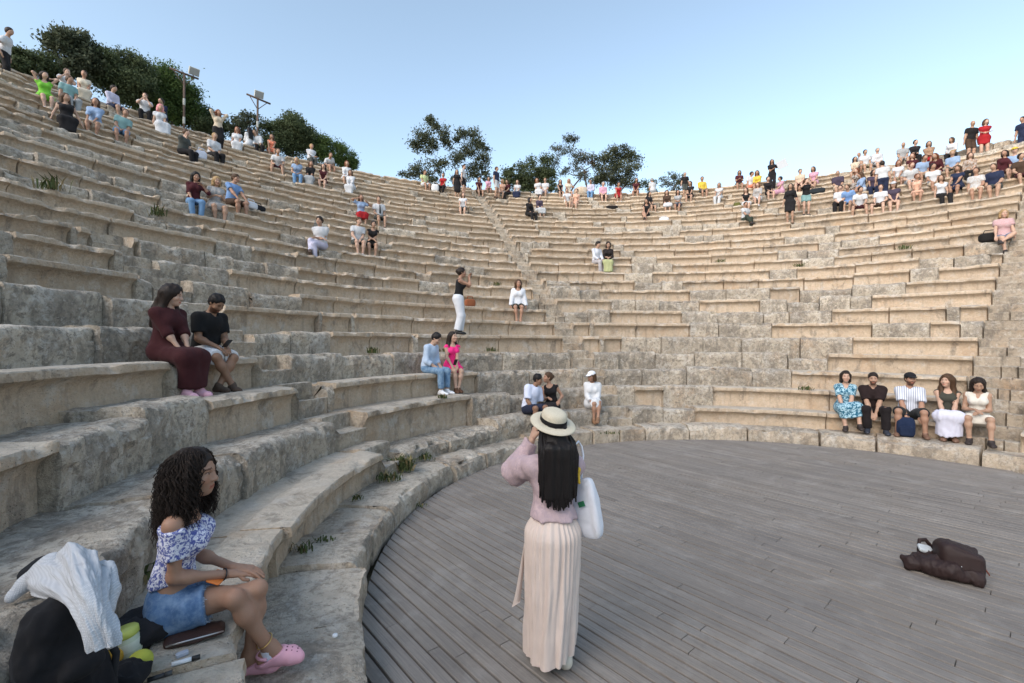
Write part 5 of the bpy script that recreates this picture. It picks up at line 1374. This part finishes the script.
# heap beside the curly-haired woman
pk = thing('backpack', 'black backpack standing on the lowest bench under the white knitted cardigan', 'backpack', (-1.69, 1.78, Z1), face_to((-1.56, 1.66), (0, 1.2)))
BKF = cloth((.012, .012, .014))
def pw(v): v = v.copy(); k = fbm([[v.x*8+3, v.y*8, v.z*7]], 4, 12)[0]-.5; v.x *= 1-.18*max(0, v.z); v.x += k*.05; v.y += k*.07; v.z += k*.04; return v
V, Q = sdf_mesh([('c', vec(-.07, 0, .09), vec(-.06, -.04, .42), .075, .07, .04), ('c', vec(.07, 0, .09), vec(.06, -.04, .42), .075, .07, .04), ('c', vec(0, .02, .07), vec(0, -.04, .46), .085, .075, .04), ('c', vec(-.05, .09, .12), vec(.05, .09, .12), .05, .05, .02), ('c', vec(-.04, .07, .28), vec(.04, .07, .28), .04, .04, .02), ('p', vec(0, 0, .004), vec(0, 0, -1))], .010, lambda P: (fbm(P*vec(13, 13, 10), 4, 13)-.5)*.06)
mesh_obj('pack_body', V, Q, BKF, pk)
for sg in (-1, 1):
    m = MB(); m.tube([(sg*.08, -.10, .46), (sg*.13, -.06, .36), (sg*.155, .02, .22), (sg*.13, .03, .07)], .014, 6); m.build('strap', cloth((.022, .022, .024)), pk)
m = MB(); m.tube([(-.08, .135, .16), (0, .145, .17), (.08, .135, .16)], .004, 5); m.build('zip', plain('dull_metal', (.20, .20, .21), .4, .5, .8), pk)
hb = thing('holdall', 'black soft holdall on the second row under the white cardigan', 'bag', (-2.10, 2.12, rowZ(2)-.01), face_to((-2.0, 2.1)))
m = MB(); m.add(*superell((0, 0, .05), (.11, .09, .055), .6, 48, 28, None, pw)); m.build('bag_body', BKF, hb)
m = MB(); m.tube([(-.08, .05, .07), (-.07, .10, .08), (.0, .12, .06), (.07, .10, .08), (.08, .05, .07)], .010, 6); m.build('handle', BKF, hb)
kn = NT('white_knit'); c = kn.coord(); w1 = kn.n('ShaderNodeTexWave', Scale=42, Distortion=1.0); w1.bands_direction = 'Z'; kn.l(c, w1.inputs['Vector'])
w2 = kn.n('ShaderNodeTexWave', Scale=46, Distortion=1.0); w2.bands_direction = 'X'; kn.l(c, w2.inputs['Vector'])
kk = kn.math('MULTIPLY', w1.outputs[1], w2.outputs[1])
dots = kn.ramp(kn.noise(16, 2, .5, kn.mapping(c, (1, 1, 3))), [(.66, 0), (.70, 1)])
kn.bump(kk, .4, .004); kn.out(kn.mix(kn.math('MULTIPLY', dots, .35), kn.mix(kk, (.44, .455, .48), (.58, .595, .62)), (.28, .29, .32)), .95, .1)
sw = thing('cardigan', 'white knitted cardigan draped over the black bags at the bottom left', 'cardigan', (0, 0, 0)); sw.location = at_px(75, 590, 1.85)
def rel(px, py, Y): return np.array(at_px(px, py, Y)-sw.location)
sheet = [[(26, 592, 1.96), (42, 562, 2.00), (66, 547, 2.02), (90, 551, 2.00), (106, 566, 1.94)],
         [(30, 596, 1.86), (56, 573, 1.86), (76, 565, 1.84), (94, 571, 1.82), (108, 586, 1.80)],
         [(66, 606, 1.70), (76, 598, 1.68), (87, 594, 1.67), (99, 598, 1.68), (111, 606, 1.72)],
         [(82, 630, 1.63), (88, 626, 1.61), (96, 624, 1.61), (105, 626, 1.62), (114, 629, 1.66)],
         [(92, 650, 1.62), (98, 650, 1.60), (104, 649, 1.60), (110, 648, 1.61), (117, 646, 1.64)]]
G = np.array([[rel(*q) for q in r_] for r_ in sheet])
def smooth_up(A, n):            # Catmull-Rom along the first axis
    m_ = len(A); out = []
    for x in np.linspace(0, m_-1, n):
        i_ = min(int(x), m_-2); f_ = x-i_; g = lambda q: A[min(max(q, 0), m_-1)]
        p0, p1, p2, p3 = g(i_-1), g(i_), g(i_+1), g(i_+2)
        out.append(.5*(2*p1+(p2-p0)*f_+(2*p0-5*p1+4*p2-p3)*f_**2+(3*p1-p0-3*p2+p3)*f_**3))
    return np.array(out)
NU, NV = 90, 70
S1 = smooth_up(G, NU); S2 = np.swapaxes(smooth_up(np.swapaxes(S1, 0, 1), NV), 0, 1)
du = np.gradient(S2, axis=0); dv = np.gradient(S2, axis=1); NN = np.cross(dv, du); NN /= np.linalg.norm(NN, axis=2)[:, :, None]+1e-9
if NN[NU//2, NV//2] @ (-np.array(sw.location)) < 0: NN = -NN
uu, vv = np.meshgrid(np.linspace(0, 1, NU), np.linspace(0, 1, NV), indexing='ij')
fd = (fbm(np.stack([uu*2.2, vv*9, uu*0+3], -1), 4, 6)-.5)*.075+(fbm(np.stack([uu*6, vv*6, uu*0+8], -1), 2, 16)-.5)*.018
T_ = S2+NN*(fd[:, :, None]+.008); B_ = T_-NN*.014
edge = (fbm(np.stack([uu*6, vv*6, uu*0], -1), 2, 2)-.5)[:, :, None]*.02
T_ += du*0; V = np.concatenate([T_.reshape(-1, 3), B_.reshape(-1, 3)]); n_ = NU*NV
i_ = np.arange(NU-1)[:, None]*NV+np.arange(NV-1)[None, :]
q1 = np.stack([i_, i_+1, i_+NV+1, i_+NV], -1).reshape(-1, 4); q2 = q1[:, ::-1]+n_
rim = [k for k in range(NV)]+[k*NV+NV-1 for k in range(1, NU)]+[(NU-1)*NV+k for k in range(NV-2, -1, -1)]+[k*NV for k in range(NU-2, 0, -1)]
q3 = np.array([[a_, a_+n_, b_+n_, b_] for a_, b_ in zip(rim, rim[1:]+rim[:1])])
cb = mesh_obj('cardigan_body', V, np.concatenate([q1, q2, q3]), kn.m, sw)
V, Q = sdf_mesh([('c', rel(12, 597, 1.95), rel(30, 580, 2.0), .024, .036, .02), ('c', rel(30, 580, 2.0), rel(52, 564, 2.02), .036, .05, .03)], .009, folds(.012, 2, (14, 14, 14))); mesh_obj('sleeve', V, Q, kn.m, sw)
V, Q = sdf_mesh([('c', rel(108, 566, 1.93), rel(112, 590, 1.84), .026, .030, .02), ('c', rel(112, 590, 1.84), rel(108, 610, 1.78), .030, .024, .02)], .009, folds(.012, 5, (14, 14, 14))); mesh_obj('sleeve', V, Q, kn.m, sw)
p = flat(130, 655, Z1); j = thing('jar', 'yellow-green lidded jar with pale label beside the white cardigan', 'jar', p+Vector((0, 0, .005)), .4)
MJ = Matrix.Rotation(R_(-9), 3, 'Y')
m = MB(); m.lathe([(0, 0), (.046, .002), (.05, .012), (.05, .085), (.046, .095)], 32, (0, 0, 0), MJ); m.build('jar_body', plain('jar_label', (.52, .58, .44), .4, var=.15), j)
m = MB(); m.lathe([(.047, .094), (.052, .097), (.052, .122), (.047, .128), (0, .129)], 32, (0, 0, 0), MJ); m.build('lid', plain('yellow_green_plastic', (.50, .56, .12), .35, .5), j)
m = MB(); m.lathe([(.0508, .03), (.0512, .032), (.0512, .07), (.0508, .072)], 32, (0, 0, 0), MJ); m.build('label_band', plain('pale_band', (.62, .66, .55), .5), j)
def blob(name, label, cat, px, py, z, r, mat, rz=0, e=.7, wv=.0):
    p = flat(px, py, z); t_ = thing(name, label, cat, p, rz)
    def ww(v): v = v.copy(); k = wv*(fbm([[v.x*22+px, v.y*22, v.z*22]], 3, 3)[0]-.5); v.z = max(-r[2], v.z+k); v.x += k; v.y += k*.7; return v
    m = MB(); m.add(*superell((0, 0, r[2]), r, e, 36, 20, None, ww if wv else None)); m.build(name+'_body', mat, t_); return t_
blob('ball', 'dull yellow-green ball in front of the jar', 'ball', 140, 672, Z1, (.05, .05, .048), plain('yellow_felt', (.40, .42, .06), .9), e=1)
blob('pouch', 'orange-yellow pouch under the hem of the white cardigan', 'pouch', 106, 664, Z1, (.07, .045, .035), plain('yellow_cloth', (.55, .32, .04), .8), .5, .6, .03)
blob('scarf', 'crumpled red cloth at the bottom edge beside the black backpack', 'scarf', 84, 690, Z1, (.08, .06, .05), cloth((.50, .05, .035)), .3, .7, .06)
blob('jacket', 'dark grey jacket bundled on the bench behind the curly-haired woman', 'jacket', 140, 640, Z1, (.22, .13, .055), cloth((.020, .019, .022)), .9, .7, .10)
blob('sling_bag', 'black sling bag between the jar and the backpack', 'bag', 112, 690, Z1, (.13, .08, .05), BKF, .2, .6, .05)
t_ = blob('leather_pouch', 'brown leather pouch lying by the thigh of the curly-haired woman', 'pouch', 196, 637, Z1, (.13, .06, .014), plain('brown_leather_pouch', (.045, .022, .017), .55), .55, .5, .02)
m = MB(); m.tube([(-.12, -.055, .02), (-.04, -.062, .026), (.05, -.06, .024), (.12, -.05, .02)], .004, 5); m.build('zip', plain('steel', (.55, .55, .56), .3, .5, .9), t_)
def pen(label, px, py, rz, c1, c2, ln=.055):
    t_ = thing('marker', label, 'pen', flat(px, py, Z1)+Vector((0, 0, .012)), rz)
    m = MB(); m.tube([(-ln, 0, 0), (ln*.4, 0, 0)], .010, 10); m.build('barrel', plain('pen', c1, .4), t_)
    m = MB(); m.tube([(ln*.4, 0, 0), (ln, 0, 0)], .0108, 10); m.build('pen_cap', plain('pen', c2, .4), t_)
pen('white marker with a black cap lying on the lowest bench', 186, 663, .55, (.70, .72, .74), (.02, .02, .02))
pen('short black marker at the bottom edge of the lowest bench', 160, 679, .6, (.02, .02, .022), (.05, .05, .05), .045)
blob('lighter', 'small white and dark lighter above the marker on the bench', 'lighter', 182, 656, Z1, (.026, .014, .010), plain('lighter_plastic', (.42, .45, .52), .3), .8, .4)
p = spot(904, 1, -.12); p.z = ZP
t_ = thing('backpack', 'navy blue backpack between the feet of the man in black cap', 'backpack', p+Vector((.05, .02, 0)), face_to(p, (1.8, 1.0)))
NV = cloth((.012, .022, .055))
m = MB(); m.add(*superell((0, 0, .20), (.15, .10, .20), .5, 40, 28)); m.build('pack_body', NV, t_)
m = MB(); m.add(*superell((0, .10, .13), (.11, .045, .10), .5, 32, 20)); m.build('front_pocket', cloth((.010, .018, .045)), t_)
m = MB(); m.tube([(-.05, -.02, .38), (-.03, -.02, .45), (.03, -.02, .45), (.05, -.02, .38)], .011, 6); m.build('handle', NV, t_)
def smallbag(label, px, py, col, r=(.14, .09, .12), rz=0, name='handbag', dep=.28):
    n = find_row(px, py); p = spot(px, n, dep); t_ = thing(name, label, 'bag', p, face_to(p)+rz)
    m = MB(); m.add(*superell((0, 0, r[2]), r, .6, 28, 18)); m.build('bag_body', cloth(col), t_)
    m = MB(); m.tube([(-r[0]*.6, 0, r[2]*1.8), (-r[0]*.45, 0, r[2]*2.6), (r[0]*.45, 0, r[2]*2.6), (r[0]*.6, 0, r[2]*1.8)], .014, 6); m.build('handle', cloth(col), t_)
smallbag('rust brown handbag on the bench beside the photographing woman', 470, 306, (.26, .09, .04), (.17, .08, .12))
smallbag('black bag with white cloth beside the man in blue T-shirt', 257, 207, (.015, .015, .018), (.26, .12, .10), .2)
smallbag('crumpled white bag in front of the black bag by the man in blue', 251, 211, (.62, .64, .68), (.2, .1, .11), .3, 'carrier_bag', .16)
smallbag('white bag between two men in black trousers, upper left', 201, 157, (.58, .6, .68), (.18, .12, .16))
smallbag('white bag beside the woman in red top on the top row', 435, 190, (.66, .67, .68), (.2, .14, .2))
smallbag('black bag beside the woman in red dress', 612, 209, (.015, .013, .013), (.32, .14, .1))
smallbag('dark bag on the rows right of the woman with raised arms', 817, 194, (.02, .025, .03), (.34, .15, .13))
smallbag('white plastic bag on the row below the white skirt', 664, 219, (.60, .62, .66), (.24, .12, .1))
smallbag('black bag beside the woman in striped top', 990, 240, (.014, .013, .013), (.26, .14, .14))
smallbag('olive green bag left of the short white skirt', 737, 208, (.10, .10, .03), (.16, .12, .12))
rb_ = thing('boulder', 'pale rounded boulder on the top row by the woman in peach', 'rock', spot(581, NROW, .5)+Vector((0, 0, 0)))
def rw(v): k = 1+.35*(fbm([[v.x*2, v.y*2, v.z*2]], 3, 5)[0]-.5); return v*k
m = MB(); m.add(*superell((0, 0, .22), (.5, .35, .34), .85, 28, 18, None, rw)); V = m.V
mesh_obj('rock', V, m.F, STONE, rb_, True, {'st': np.tile([.6, .2, 0], (len(V), 1))})

# fallen red petals and litter
for i, (px, py, z, lb) in enumerate([(430, 490, .006, 'red petal on the deck edge nearer the camera'), (478, 461, .006, 'red petal on the deck edge farther from the camera')]):
    t_ = thing('petal', lb, 'petal', flat(px, py, z), i); m = MB()
    for k in range(4): m.add(*superell((.02*math.cos(k*1.7), .02*math.sin(k*1.7), .010+.006*k), (.028, .02, .004), 1, 14, 8, Matrix.Rotation(k*1.3, 3, 'Z') @ Matrix.Rotation(.5, 3, 'X')))
    m.build('petals', plain('red_petal', (.40, .02, .03), .7), t_)
for px, py, lb in [(335, 637, 'white bottle cap on the paving slab near the pink clog')]:
    t_ = thing('bottle_cap', lb, 'bottle cap', flat(px, py, ZP)+Vector((0, 0, .006))); m = MB(); m.lathe([(0, .012), (.014, .012), (.016, .009), (.016, 0)], 18); m.build('cap', plain('white_plastic', (.7, .72, .74), .4), t_)

# ---------------------------------------------------------------- weeds in the joints
wt = NT('weed_leaf'); c = wt.coord()
wt.out(wt.mix(wt.noise(12, 3, vec=c), (.035, .055, .016), (.10, .115, .045)), .8, .2); WEED = wt.m
DRY = plain('dry_stalk', (.22, .17, .08), .9)
def weed(label, p, r, h, n, seed):
    rnd = random.Random(seed); m = MB(); mi = []
    for i in range(n):
        a = rnd.uniform(0, 6.28); b = Vector((rnd.gauss(0, r*.5), rnd.gauss(0, r*.35), 0)); l = h*rnd.uniform(.4, 1.1); o = Vector((math.cos(a), math.sin(a), 0))*l*rnd.uniform(.2, .8)
        w = rnd.uniform(.004, .010)*(1+h*3); s = Vector((-math.sin(a), math.cos(a), 0))*w
        m1 = b+o*.4+Vector((0, 0, l*.6)); m2 = b+o+Vector((0, 0, l*rnd.uniform(.6, 1)))
        mi += [0 if rnd.random() < .8 else 1]*2
        m.add([b-s*.5, b+s*.5, m1+s, m1-s, m2], [[0, 1, 2, 3], [3, 2, 4]])
    t_ = thing('weed', label, 'plant', p, 0, 'weeds growing in the stone joints')
    mesh_obj('leaves', m.V, m.F, None, t_, False, None, [WEED, DRY], mi)
wl = [(404, 470, ZP, .15, .24, 150, 'thick green weed at the foot of the first row left of the hatted woman'), (424, 459, ZP, .13, .13, 60, 'green weed tuft in a crack of the paving near the stone edge'),
      (388, 480, ZP, .16, .13, 90, 'low weed where the long clean bench ends'), (322, 541, ZP, .10, .045, 34, 'flat weed across a paving joint beside the long bench'), (301, 552, ZP, .07, .10, 34, 'small weed at the base of the bench near the curly-haired woman'),
      (434, 472, 0, .22, .08, 120, 'weed strip between paving and wooden deck, far part'), (410, 506, 0, .18, .06, 90, 'weed strip between paving and wooden deck, near part'), (356, 500, ZP, .06, .09, 30, 'little weed against the lit face of the long bench'),
      (560, 430, ZP, .14, .08, 46, 'weed behind the hatted woman at the foot of the lowest row'), (610, 434, ZP, .16, .07, 46, 'weed at the low worn step right of the white cap'), (700, 433, 0, .12, .05, 30, 'weed at the far edge of the deck')]
for i, (px, py, z, r, h, n, lb) in enumerate(wl): weed(lb, flat(px, py, z), r, h, n, 50+i)
for i, (px, py, r, h, lb) in enumerate([(128, 560, .16, .16, 'weed in the corner behind the curly-haired woman'), (372, 351, .10, .16, 'weed on the fourth row left of the man in pale blue'), (443, 398, .10, .10, 'weed under the white sneakers'), (491, 347, .12, .12, 'weed on the rough blocks right of the woman in pink'), (806, 388, .14, .12, 'dark weed clump left of the five seated people'),
      (497, 285, .14, .18, 'dry weed on the upper rows above the photographing woman'), (800, 268, .2, .2, 'green weed on a broken row in the right half'), (50, 192, .22, .3, 'weed on the worn rows at the far left'), (158, 212, .2, .26, 'weed below the woman in blue jeans'), (445, 352, .10, .10, 'weed right above the man in pale blue shirt'), (262, 150, .35, .3, 'bushy weed below the group in white'), (720, 262, .2, .16, 'weed on the middle rows right of the couple'), (905, 252, .25, .2, 'weed among the rough blocks in the right half')]):
    if i == 0: p = flat(px, py+22, Z1)
    else:
        n = find_row(px, py); p = spot(px, n, .05 if i else 0)
    weed(lb, p, r, h, 60, 90+i)

# ---------------------------------------------------------------- lamp posts behind the seats
RUST = plain('rusty_steel', (.12, .085, .068), .8, .3, .2, .4, 6); PALE = plain('pale_enamel', (.42, .42, .38), .6)
def lamp(label, px, y0, y1, bar, lx, R=26.6):
    t_ = thing('lamp_post', label, 'lamp post', on_cyl(px, y0, R)); b = t_.location.copy(); b.z = rowZ(NROW)-.3; top = on_cyl(px, y1, R)
    t_.location = b; hh = top.z-b.z; d = math.hypot(b.x, b.y); u = Vector((b.y, -b.x, 0)).normalized(); s = b.y/F
    m = MB(); m.tube([(0, 0, 0), (0, 0, hh)], .05, 10); m.build('pole', RUST, t_)
    for i in range(2):
        m = MB(); m.lathe([(.052, -.16), (.054, -.15), (.054, .15), (.052, .16)], 12, (0, 0, hh*(.45+.22*i))); m.build('pale_band', PALE, t_)
    def q(px_, py_): v = on_cyl(px_, py_, R); return v-b
    A, B = q(*bar[0]), q(*bar[1]); A = Vector((A.x, A.y, A.z)); B = Vector((B.x, B.y, B.z))
    m = MB(); m.tube([A, B], .05, 8); m.build('crossbar', RUST, t_)
    for e, k in ((A, .6), (B, .6)):
        mid = e*k+Vector((0, 0, hh))*(1-k); m = MB(); m.tube([e*.75+Vector((0, 0, hh))*.25, (0, 0, hh-.55)], .02, 6); m.build('brace', RUST, t_)
    L = q(*lx); fl = MB(); rz = math.atan2(-(CX-b.x), CY-b.y); MM = Matrix.Rotation(rz, 3, 'Z') @ Matrix.Rotation(R_(-30), 3, 'X')
    fl.box(L, (.42, .16, .34), MM); f_ = fl.build('floodlight', PALE, t_, False)
    g_ = MB(); g_.box(L+MM @ Vector((0, .085, 0)), (.36, .012, .28), MM); g_.build('lamp_glass', plain('lamp_glass', (.30, .32, .33), .2, .5), f_, False)
    g_ = MB(); g_.tube([L+MM @ Vector((0, -.05, -.17)), L+MM @ Vector((0, -.05, -.34))], .025, 6); g_.build('bracket', RUST, f_)
lamp('taller rusty lamp post with floodlight in front of the round dark tree, upper left', 184, 112, 74, ((169.5, 68), (198.5, 79)), (194, 71.5))
lamp('second rusty lamp post with floodlight on its crossbar, left of the long hedge', 257.5, 128, 99, ((246.5, 94), (270.5, 104)), (259, 94.5))

# ---------------------------------------------------------------- trees and bushes on the hill behind
def leafmat(name, a, b):
    t_ = NT(name); c = t_.coord(); at = t_.n('ShaderNodeVertexColor', layer_name='lf').outputs[0]
    col = t_.mix(at, a, b); m = t_.out(col, .7, .25)
    tr = t_.n('ShaderNodeBsdfTranslucent'); t_.l(col, tr.inputs[0]); mx = t_.n('ShaderNodeMixShader'); mx.inputs[0].default_value = .4
    t_.l(t_.b.outputs[0], mx.inputs[1]); t_.l(tr.outputs[0], mx.inputs[2]); o_ = [n for n in t_.t.nodes if n.type == 'OUTPUT_MATERIAL'][0]; t_.l(mx.outputs[0], o_.inputs[0])
    return m
LM = {'dark': leafmat('dark_leaf', (.042, .060, .028), (.135, .165, .08)), 'pine': leafmat('pine_leaf', (.040, .072, .022), (.125, .18, .052)), 'olive': leafmat('olive_leaf', (.045, .058, .032), (.13, .145, .09)), 'rust': leafmat('dry_leaf', (.09, .055, .04), (.20, .14, .11)), 'grey': leafmat('grey_leaf', (.06, .075, .055), (.15, .165, .125))}
BARK = plain('bark', (.07, .055, .042), .9)
def tree(name, label, px, ybase, clumps, leaf, dens=1.0, R=27.0, size=.13, trunk=True, seed=0, group=None, fill=None):
    """clumps: (px, py, radius in px) of leaf masses; the depth of each is scattered about the trunk"""
    rnd = random.Random(seed*13+5); nr = np.random.default_rng(seed+3)
    b = on_cyl(px, ybase, R); b.z = rowZ(NROW)-.35; t_ = thing(name, label, 'tree' if 'tree' in name else 'bush', b, 0, group)
    s = b.y/F
    if fill is None: fill = leaf in ('dark', 'pine')
    if fill:                                       # dense shrubs carry leaves down to the ground
        ex = []
        for cx, cy, cr in clumps:
            y = cy+cr*1.2
            yb = ybase+(cx-px)*(.32 if px < 400 else 0)
            while y < yb:
                if rnd.random() < .25: y += cr*1.2; continue
                ex.append((cx+rnd.uniform(-4, 4), y, cr*.95)); y += cr*1.2
        clumps = clumps+ex
    V = []; A = []; wood = MB(); nodes = []
    C3 = []
    for (cx, cy, cr) in clumps:
        off = rnd.uniform(-.6, .6)*cr*s*1.2
        v = on_cyl(cx, cy, R); k = 1+off/v.length; C3.append((Vector((v.x*k, v.y*k, H+(v.z-H)*k))-b, cr*s))
    cen = sum((c for c, r in C3), Vector())/len(C3)
    fork = Vector((cen.x*.25, cen.y*.25, max(.5, cen.z*.35))); nodes = [(Vector((0, 0, 0)), .13), (fork, .10)]
    wood.tube([(0, 0, -.4), (fork.x*.3+.05, fork.y*.3, fork.z*.5), fork], [.16, .13, .10], 8)
    for c0, r in sorted(C3, key=lambda q: (q[0]-fork).length):
        below = [n for n in nodes if n[0].z < c0.z+.1 and n is not nodes[0]] or [nodes[1]]
        q, qr = min(below, key=lambda n: (n[0]-c0).length)
        br = max(.018, qr*.72); mid = q.lerp(c0, .55)+Vector((rnd.uniform(-.12, .12), rnd.uniform(-.1, .1), -.06))*((c0-q).length)
        wood.tube([q, mid, c0], [br, br*.85, br*.65], 6, False); nodes += [(c0, br*.7), (mid, br*.85)]
        nsub = max(5, int(13*r/s/10)); subs = nr.normal(0, 1, (nsub, 3)); subs /= np.linalg.norm(subs, axis=1)[:, None]; subs *= (nr.random((nsub, 1))**.4)*r*np.array([1.05, 1.05, .9])
        for sb in subs:
            wood.tube([c0, c0+Vector(sb)*.5+Vector((0, 0, .05*r)), c0+Vector(sb)], [.022, .014, .006], 4, False)
            n = int(85*dens*(r/s/12)**.8); rr = r*rnd.uniform(.35, .72)
            P = nr.normal(0, .55, (n, 3))*rr*np.array([1.15, 1.15, .75])+sb+np.array(c0); tone = rnd.uniform(.1, .9)
            D = nr.normal(0, 1, (n, 3)); D /= np.linalg.norm(D, axis=1)[:, None]; E_ = np.cross(D, nr.normal(0, 1, (n, 3))); E_ /= np.linalg.norm(E_, axis=1)[:, None]+1e-9
            l = size*nr.uniform(.6, 1.4, (n, 1)); w = l*nr.uniform(.3, .55, (n, 1))
            V.append(np.stack([P-D*l*.5, P+E_*w*.5, P+D*l*.5, P-E_*w*.5], 1).reshape(-1, 3))
            tn = np.clip(tone+nr.uniform(-.3, .3, n), 0, 1); A.append(np.repeat(tn, 4))
    V = np.concatenate(V); A = np.concatenate(A)
    wood.build('trunk', BARK, t_)
    mesh_obj('crown', V, np.arange(len(V)).reshape(-1, 4), LM[leaf], t_, False, {'lf': np.repeat(A[:, None], 3, 1)})
GT = 'trees behind the top row'
tree('bush', 'low dark bush at the far left behind the top row', 20, 72, [(-4, 62, 12), (12, 58, 9), (28, 58, 9), (45, 62, 9), (56, 70, 9), (18, 68, 10), (35, 70, 10)], 'dark', 2.0, 27, .115, True, 1, GT)
tree('tree', 'loose grey-green tree rising above the far left bush', 72, 90, [(52, 36, 9), (64, 40, 10), (78, 40, 10), (88, 48, 11), (60, 48, 10), (75, 55, 12), (90, 62, 11), (98, 70, 12), (78, 70, 12)], 'olive', 1.2, 27.5, .15, True, 2, GT)
tree('tree', 'dark tree with ragged crown left of the round dark tree', 124, 100, [(108, 60, 8), (118, 62, 10), (132, 60, 9), (140, 70, 11), (118, 76, 13), (134, 84, 14), (112, 88, 13), (104, 74, 10)], 'dark', 1.7, 27.5, .115, True, 3, GT)
tree('tree', 'round dark green tree behind the taller lamp post', 172, 120, [(155, 78, 12), (168, 80, 13), (180, 88, 13), (190, 98, 12), (158, 95, 14), (175, 105, 15), (190, 112, 13), (150, 108, 12)], 'pine', 2.2, 28, .115, True, 4, GT)
tree('bush', 'dark bush right of the round dark tree', 208, 130, [(198, 115, 9), (208, 117, 9), (218, 122, 8), (205, 126, 10), (222, 130, 8)], 'dark', 2.1, 28, .115, True, 5, GT)
tree('bush', 'pale grey-green bush at the foot of the second lamp post', 246, 138, [(240, 124, 8), (250, 122, 9), (233, 131, 7), (247, 133, 9)], 'olive', 1.1, 27.6, .14, True, 6, GT)
tree('bush', 'tall part of the long hedge right of the second lamp post', 285, 150, [(268, 128, 9), (280, 126, 10), (294, 120, 8), (296, 130, 11), (308, 128, 9), (275, 142, 12), (292, 146, 13), (310, 144, 12)], 'dark', 2.1, 27.6, .115, True, 7, GT)
tree('bush', 'sloping right end of the long hedge', 335, 165, [(320, 142, 9), (330, 145, 9), (340, 150, 8), (349, 157, 7), (328, 156, 10), (342, 162, 9), (355, 166, 5)], 'pine', 2.1, 27.6, .115, True, 8, GT)
tree('tree', 'large open-crowned tree alone on the skyline, left of centre', 448, 188, [(432, 122, 7), (440, 130, 8), (424, 134, 7), (416, 146, 8), (430, 146, 9), (446, 142, 7), (462, 136, 8), (474, 140, 9), (482, 146, 7), (470, 152, 10), (484, 162, 8), (456, 160, 8), (474, 168, 10), (438, 165, 9), (418, 170, 8), (408, 174, 6), (430, 178, 8), (460, 180, 8), (486, 174, 6)], 'olive', 1.25, 27.5, .15, True, 9, GT)
tree('bush', 'low bush right of the man in navy, left end of the middle clump', 512, 190, [(506, 172, 6), (515, 170, 6), (508, 180, 7), (518, 181, 7)], 'dark', 1.2, 27, .13, True, 10, GT)
tree('bush', 'upright dense bush in the middle clump', 533, 190, [(524, 167, 7), (533, 164, 7), (542, 162, 7), (549, 160, 6), (526, 178, 8), (538, 176, 9), (548, 176, 8)], 'dark', 1.3, 27, .13, True, 11, GT)
tree('tree', 'thin tall tree with greyish top in the middle clump', 568, 190, [(566, 138, 6), (575, 140, 6), (558, 150, 7), (570, 152, 6), (580, 155, 7), (556, 162, 6), (576, 166, 7), (588, 158, 6), (566, 172, 6), (582, 176, 7)], 'grey', .9, 27.4, .13, True, 12, GT)
tree('bush', 'reddish dry bush between the thin tree and the broad tree', 592, 190, [(586, 160, 6), (592, 165, 6), (584, 170, 5)], 'rust', .7, 27.6, .12, True, 13, GT)
tree('tree', 'broad dark tree at the right end of the middle clump', 615, 190, [(602, 160, 8), (613, 154, 8), (624, 152, 8), (632, 158, 7), (607, 170, 9), (620, 166, 9), (632, 170, 8), (596, 178, 8), (612, 180, 9), (628, 182, 9)], 'olive', 1.7, 27.4, .14, True, 14, GT)
tree('bush', 'small bush by the grey-haired person on the skyline', 645, 194, [(642, 184, 5), (650, 186, 5), (655, 183, 4)], 'dark', 1.0, 27, .12, True, 15, GT)
tree('bush', 'lone rounded bush on the skyline right of centre', 674, 194, [(666, 182, 6), (674, 176, 6), (682, 180, 6), (674, 186, 7)], 'olive', 1.0, 27, .12, True, 16, GT)
# ---------------------------------------------------------------- camera, sky, light
cam = bpy.data.cameras.new('camera'); co = bpy.data.objects.new('camera', cam); COL.objects.link(co)
cam.sensor_width = 36; cam.lens = F*36/1024; cam.clip_start = .05; cam.clip_end = 20000
co.matrix_world = Matrix.Translation((0, 0, H)) @ Matrix.Rotation(math.pi/2+PITCH, 4, 'X') @ Matrix.Rotation(ROLL, 4, 'Z')
SC.camera = co
SUN_EL, SUN_AZ = R_(32), R_(-138)      # azimuth: clockwise from +Y
w = bpy.data.worlds.new('World'); SC.world = w; w.use_nodes = True
nt = w.node_tree; bg = nt.nodes['Background']
sky = nt.nodes.new('ShaderNodeTexSky'); sky.sky_type = 'NISHITA'; sky.sun_disc = False
sky.sun_elevation = SUN_EL; sky.sun_rotation = SUN_AZ
sky.altitude = 50; sky.air_density = 1.0; sky.dust_density = 1.4; sky.ozone_density = 1.3
hs = nt.nodes.new('ShaderNodeHueSaturation'); hs.inputs['Saturation'].default_value = .80; hs.inputs['Hue'].default_value = .487
nt.links.new(sky.outputs[0], hs.inputs['Color']); nt.links.new(hs.outputs[0], bg.inputs[0]); bg.inputs[1].default_value = .15
sl = bpy.data.lights.new('sun', 'SUN'); so = bpy.data.objects.new('sun', sl); COL.objects.link(so)
sl.energy = 1.35; sl.angle = R_(55); sl.color = (1, .91, .80)
d = Vector((math.sin(SUN_AZ)*math.cos(SUN_EL), math.cos(SUN_AZ)*math.cos(SUN_EL), math.sin(SUN_EL)))
so.rotation_euler = d.to_track_quat('Z', 'Y').to_euler()
so.location = (0, 0, 30)
SC.view_settings.view_transform = 'Standard'; SC.view_settings.look = 'None'
SC.view_settings.exposure = 1.12; SC.view_settings.gamma = 1
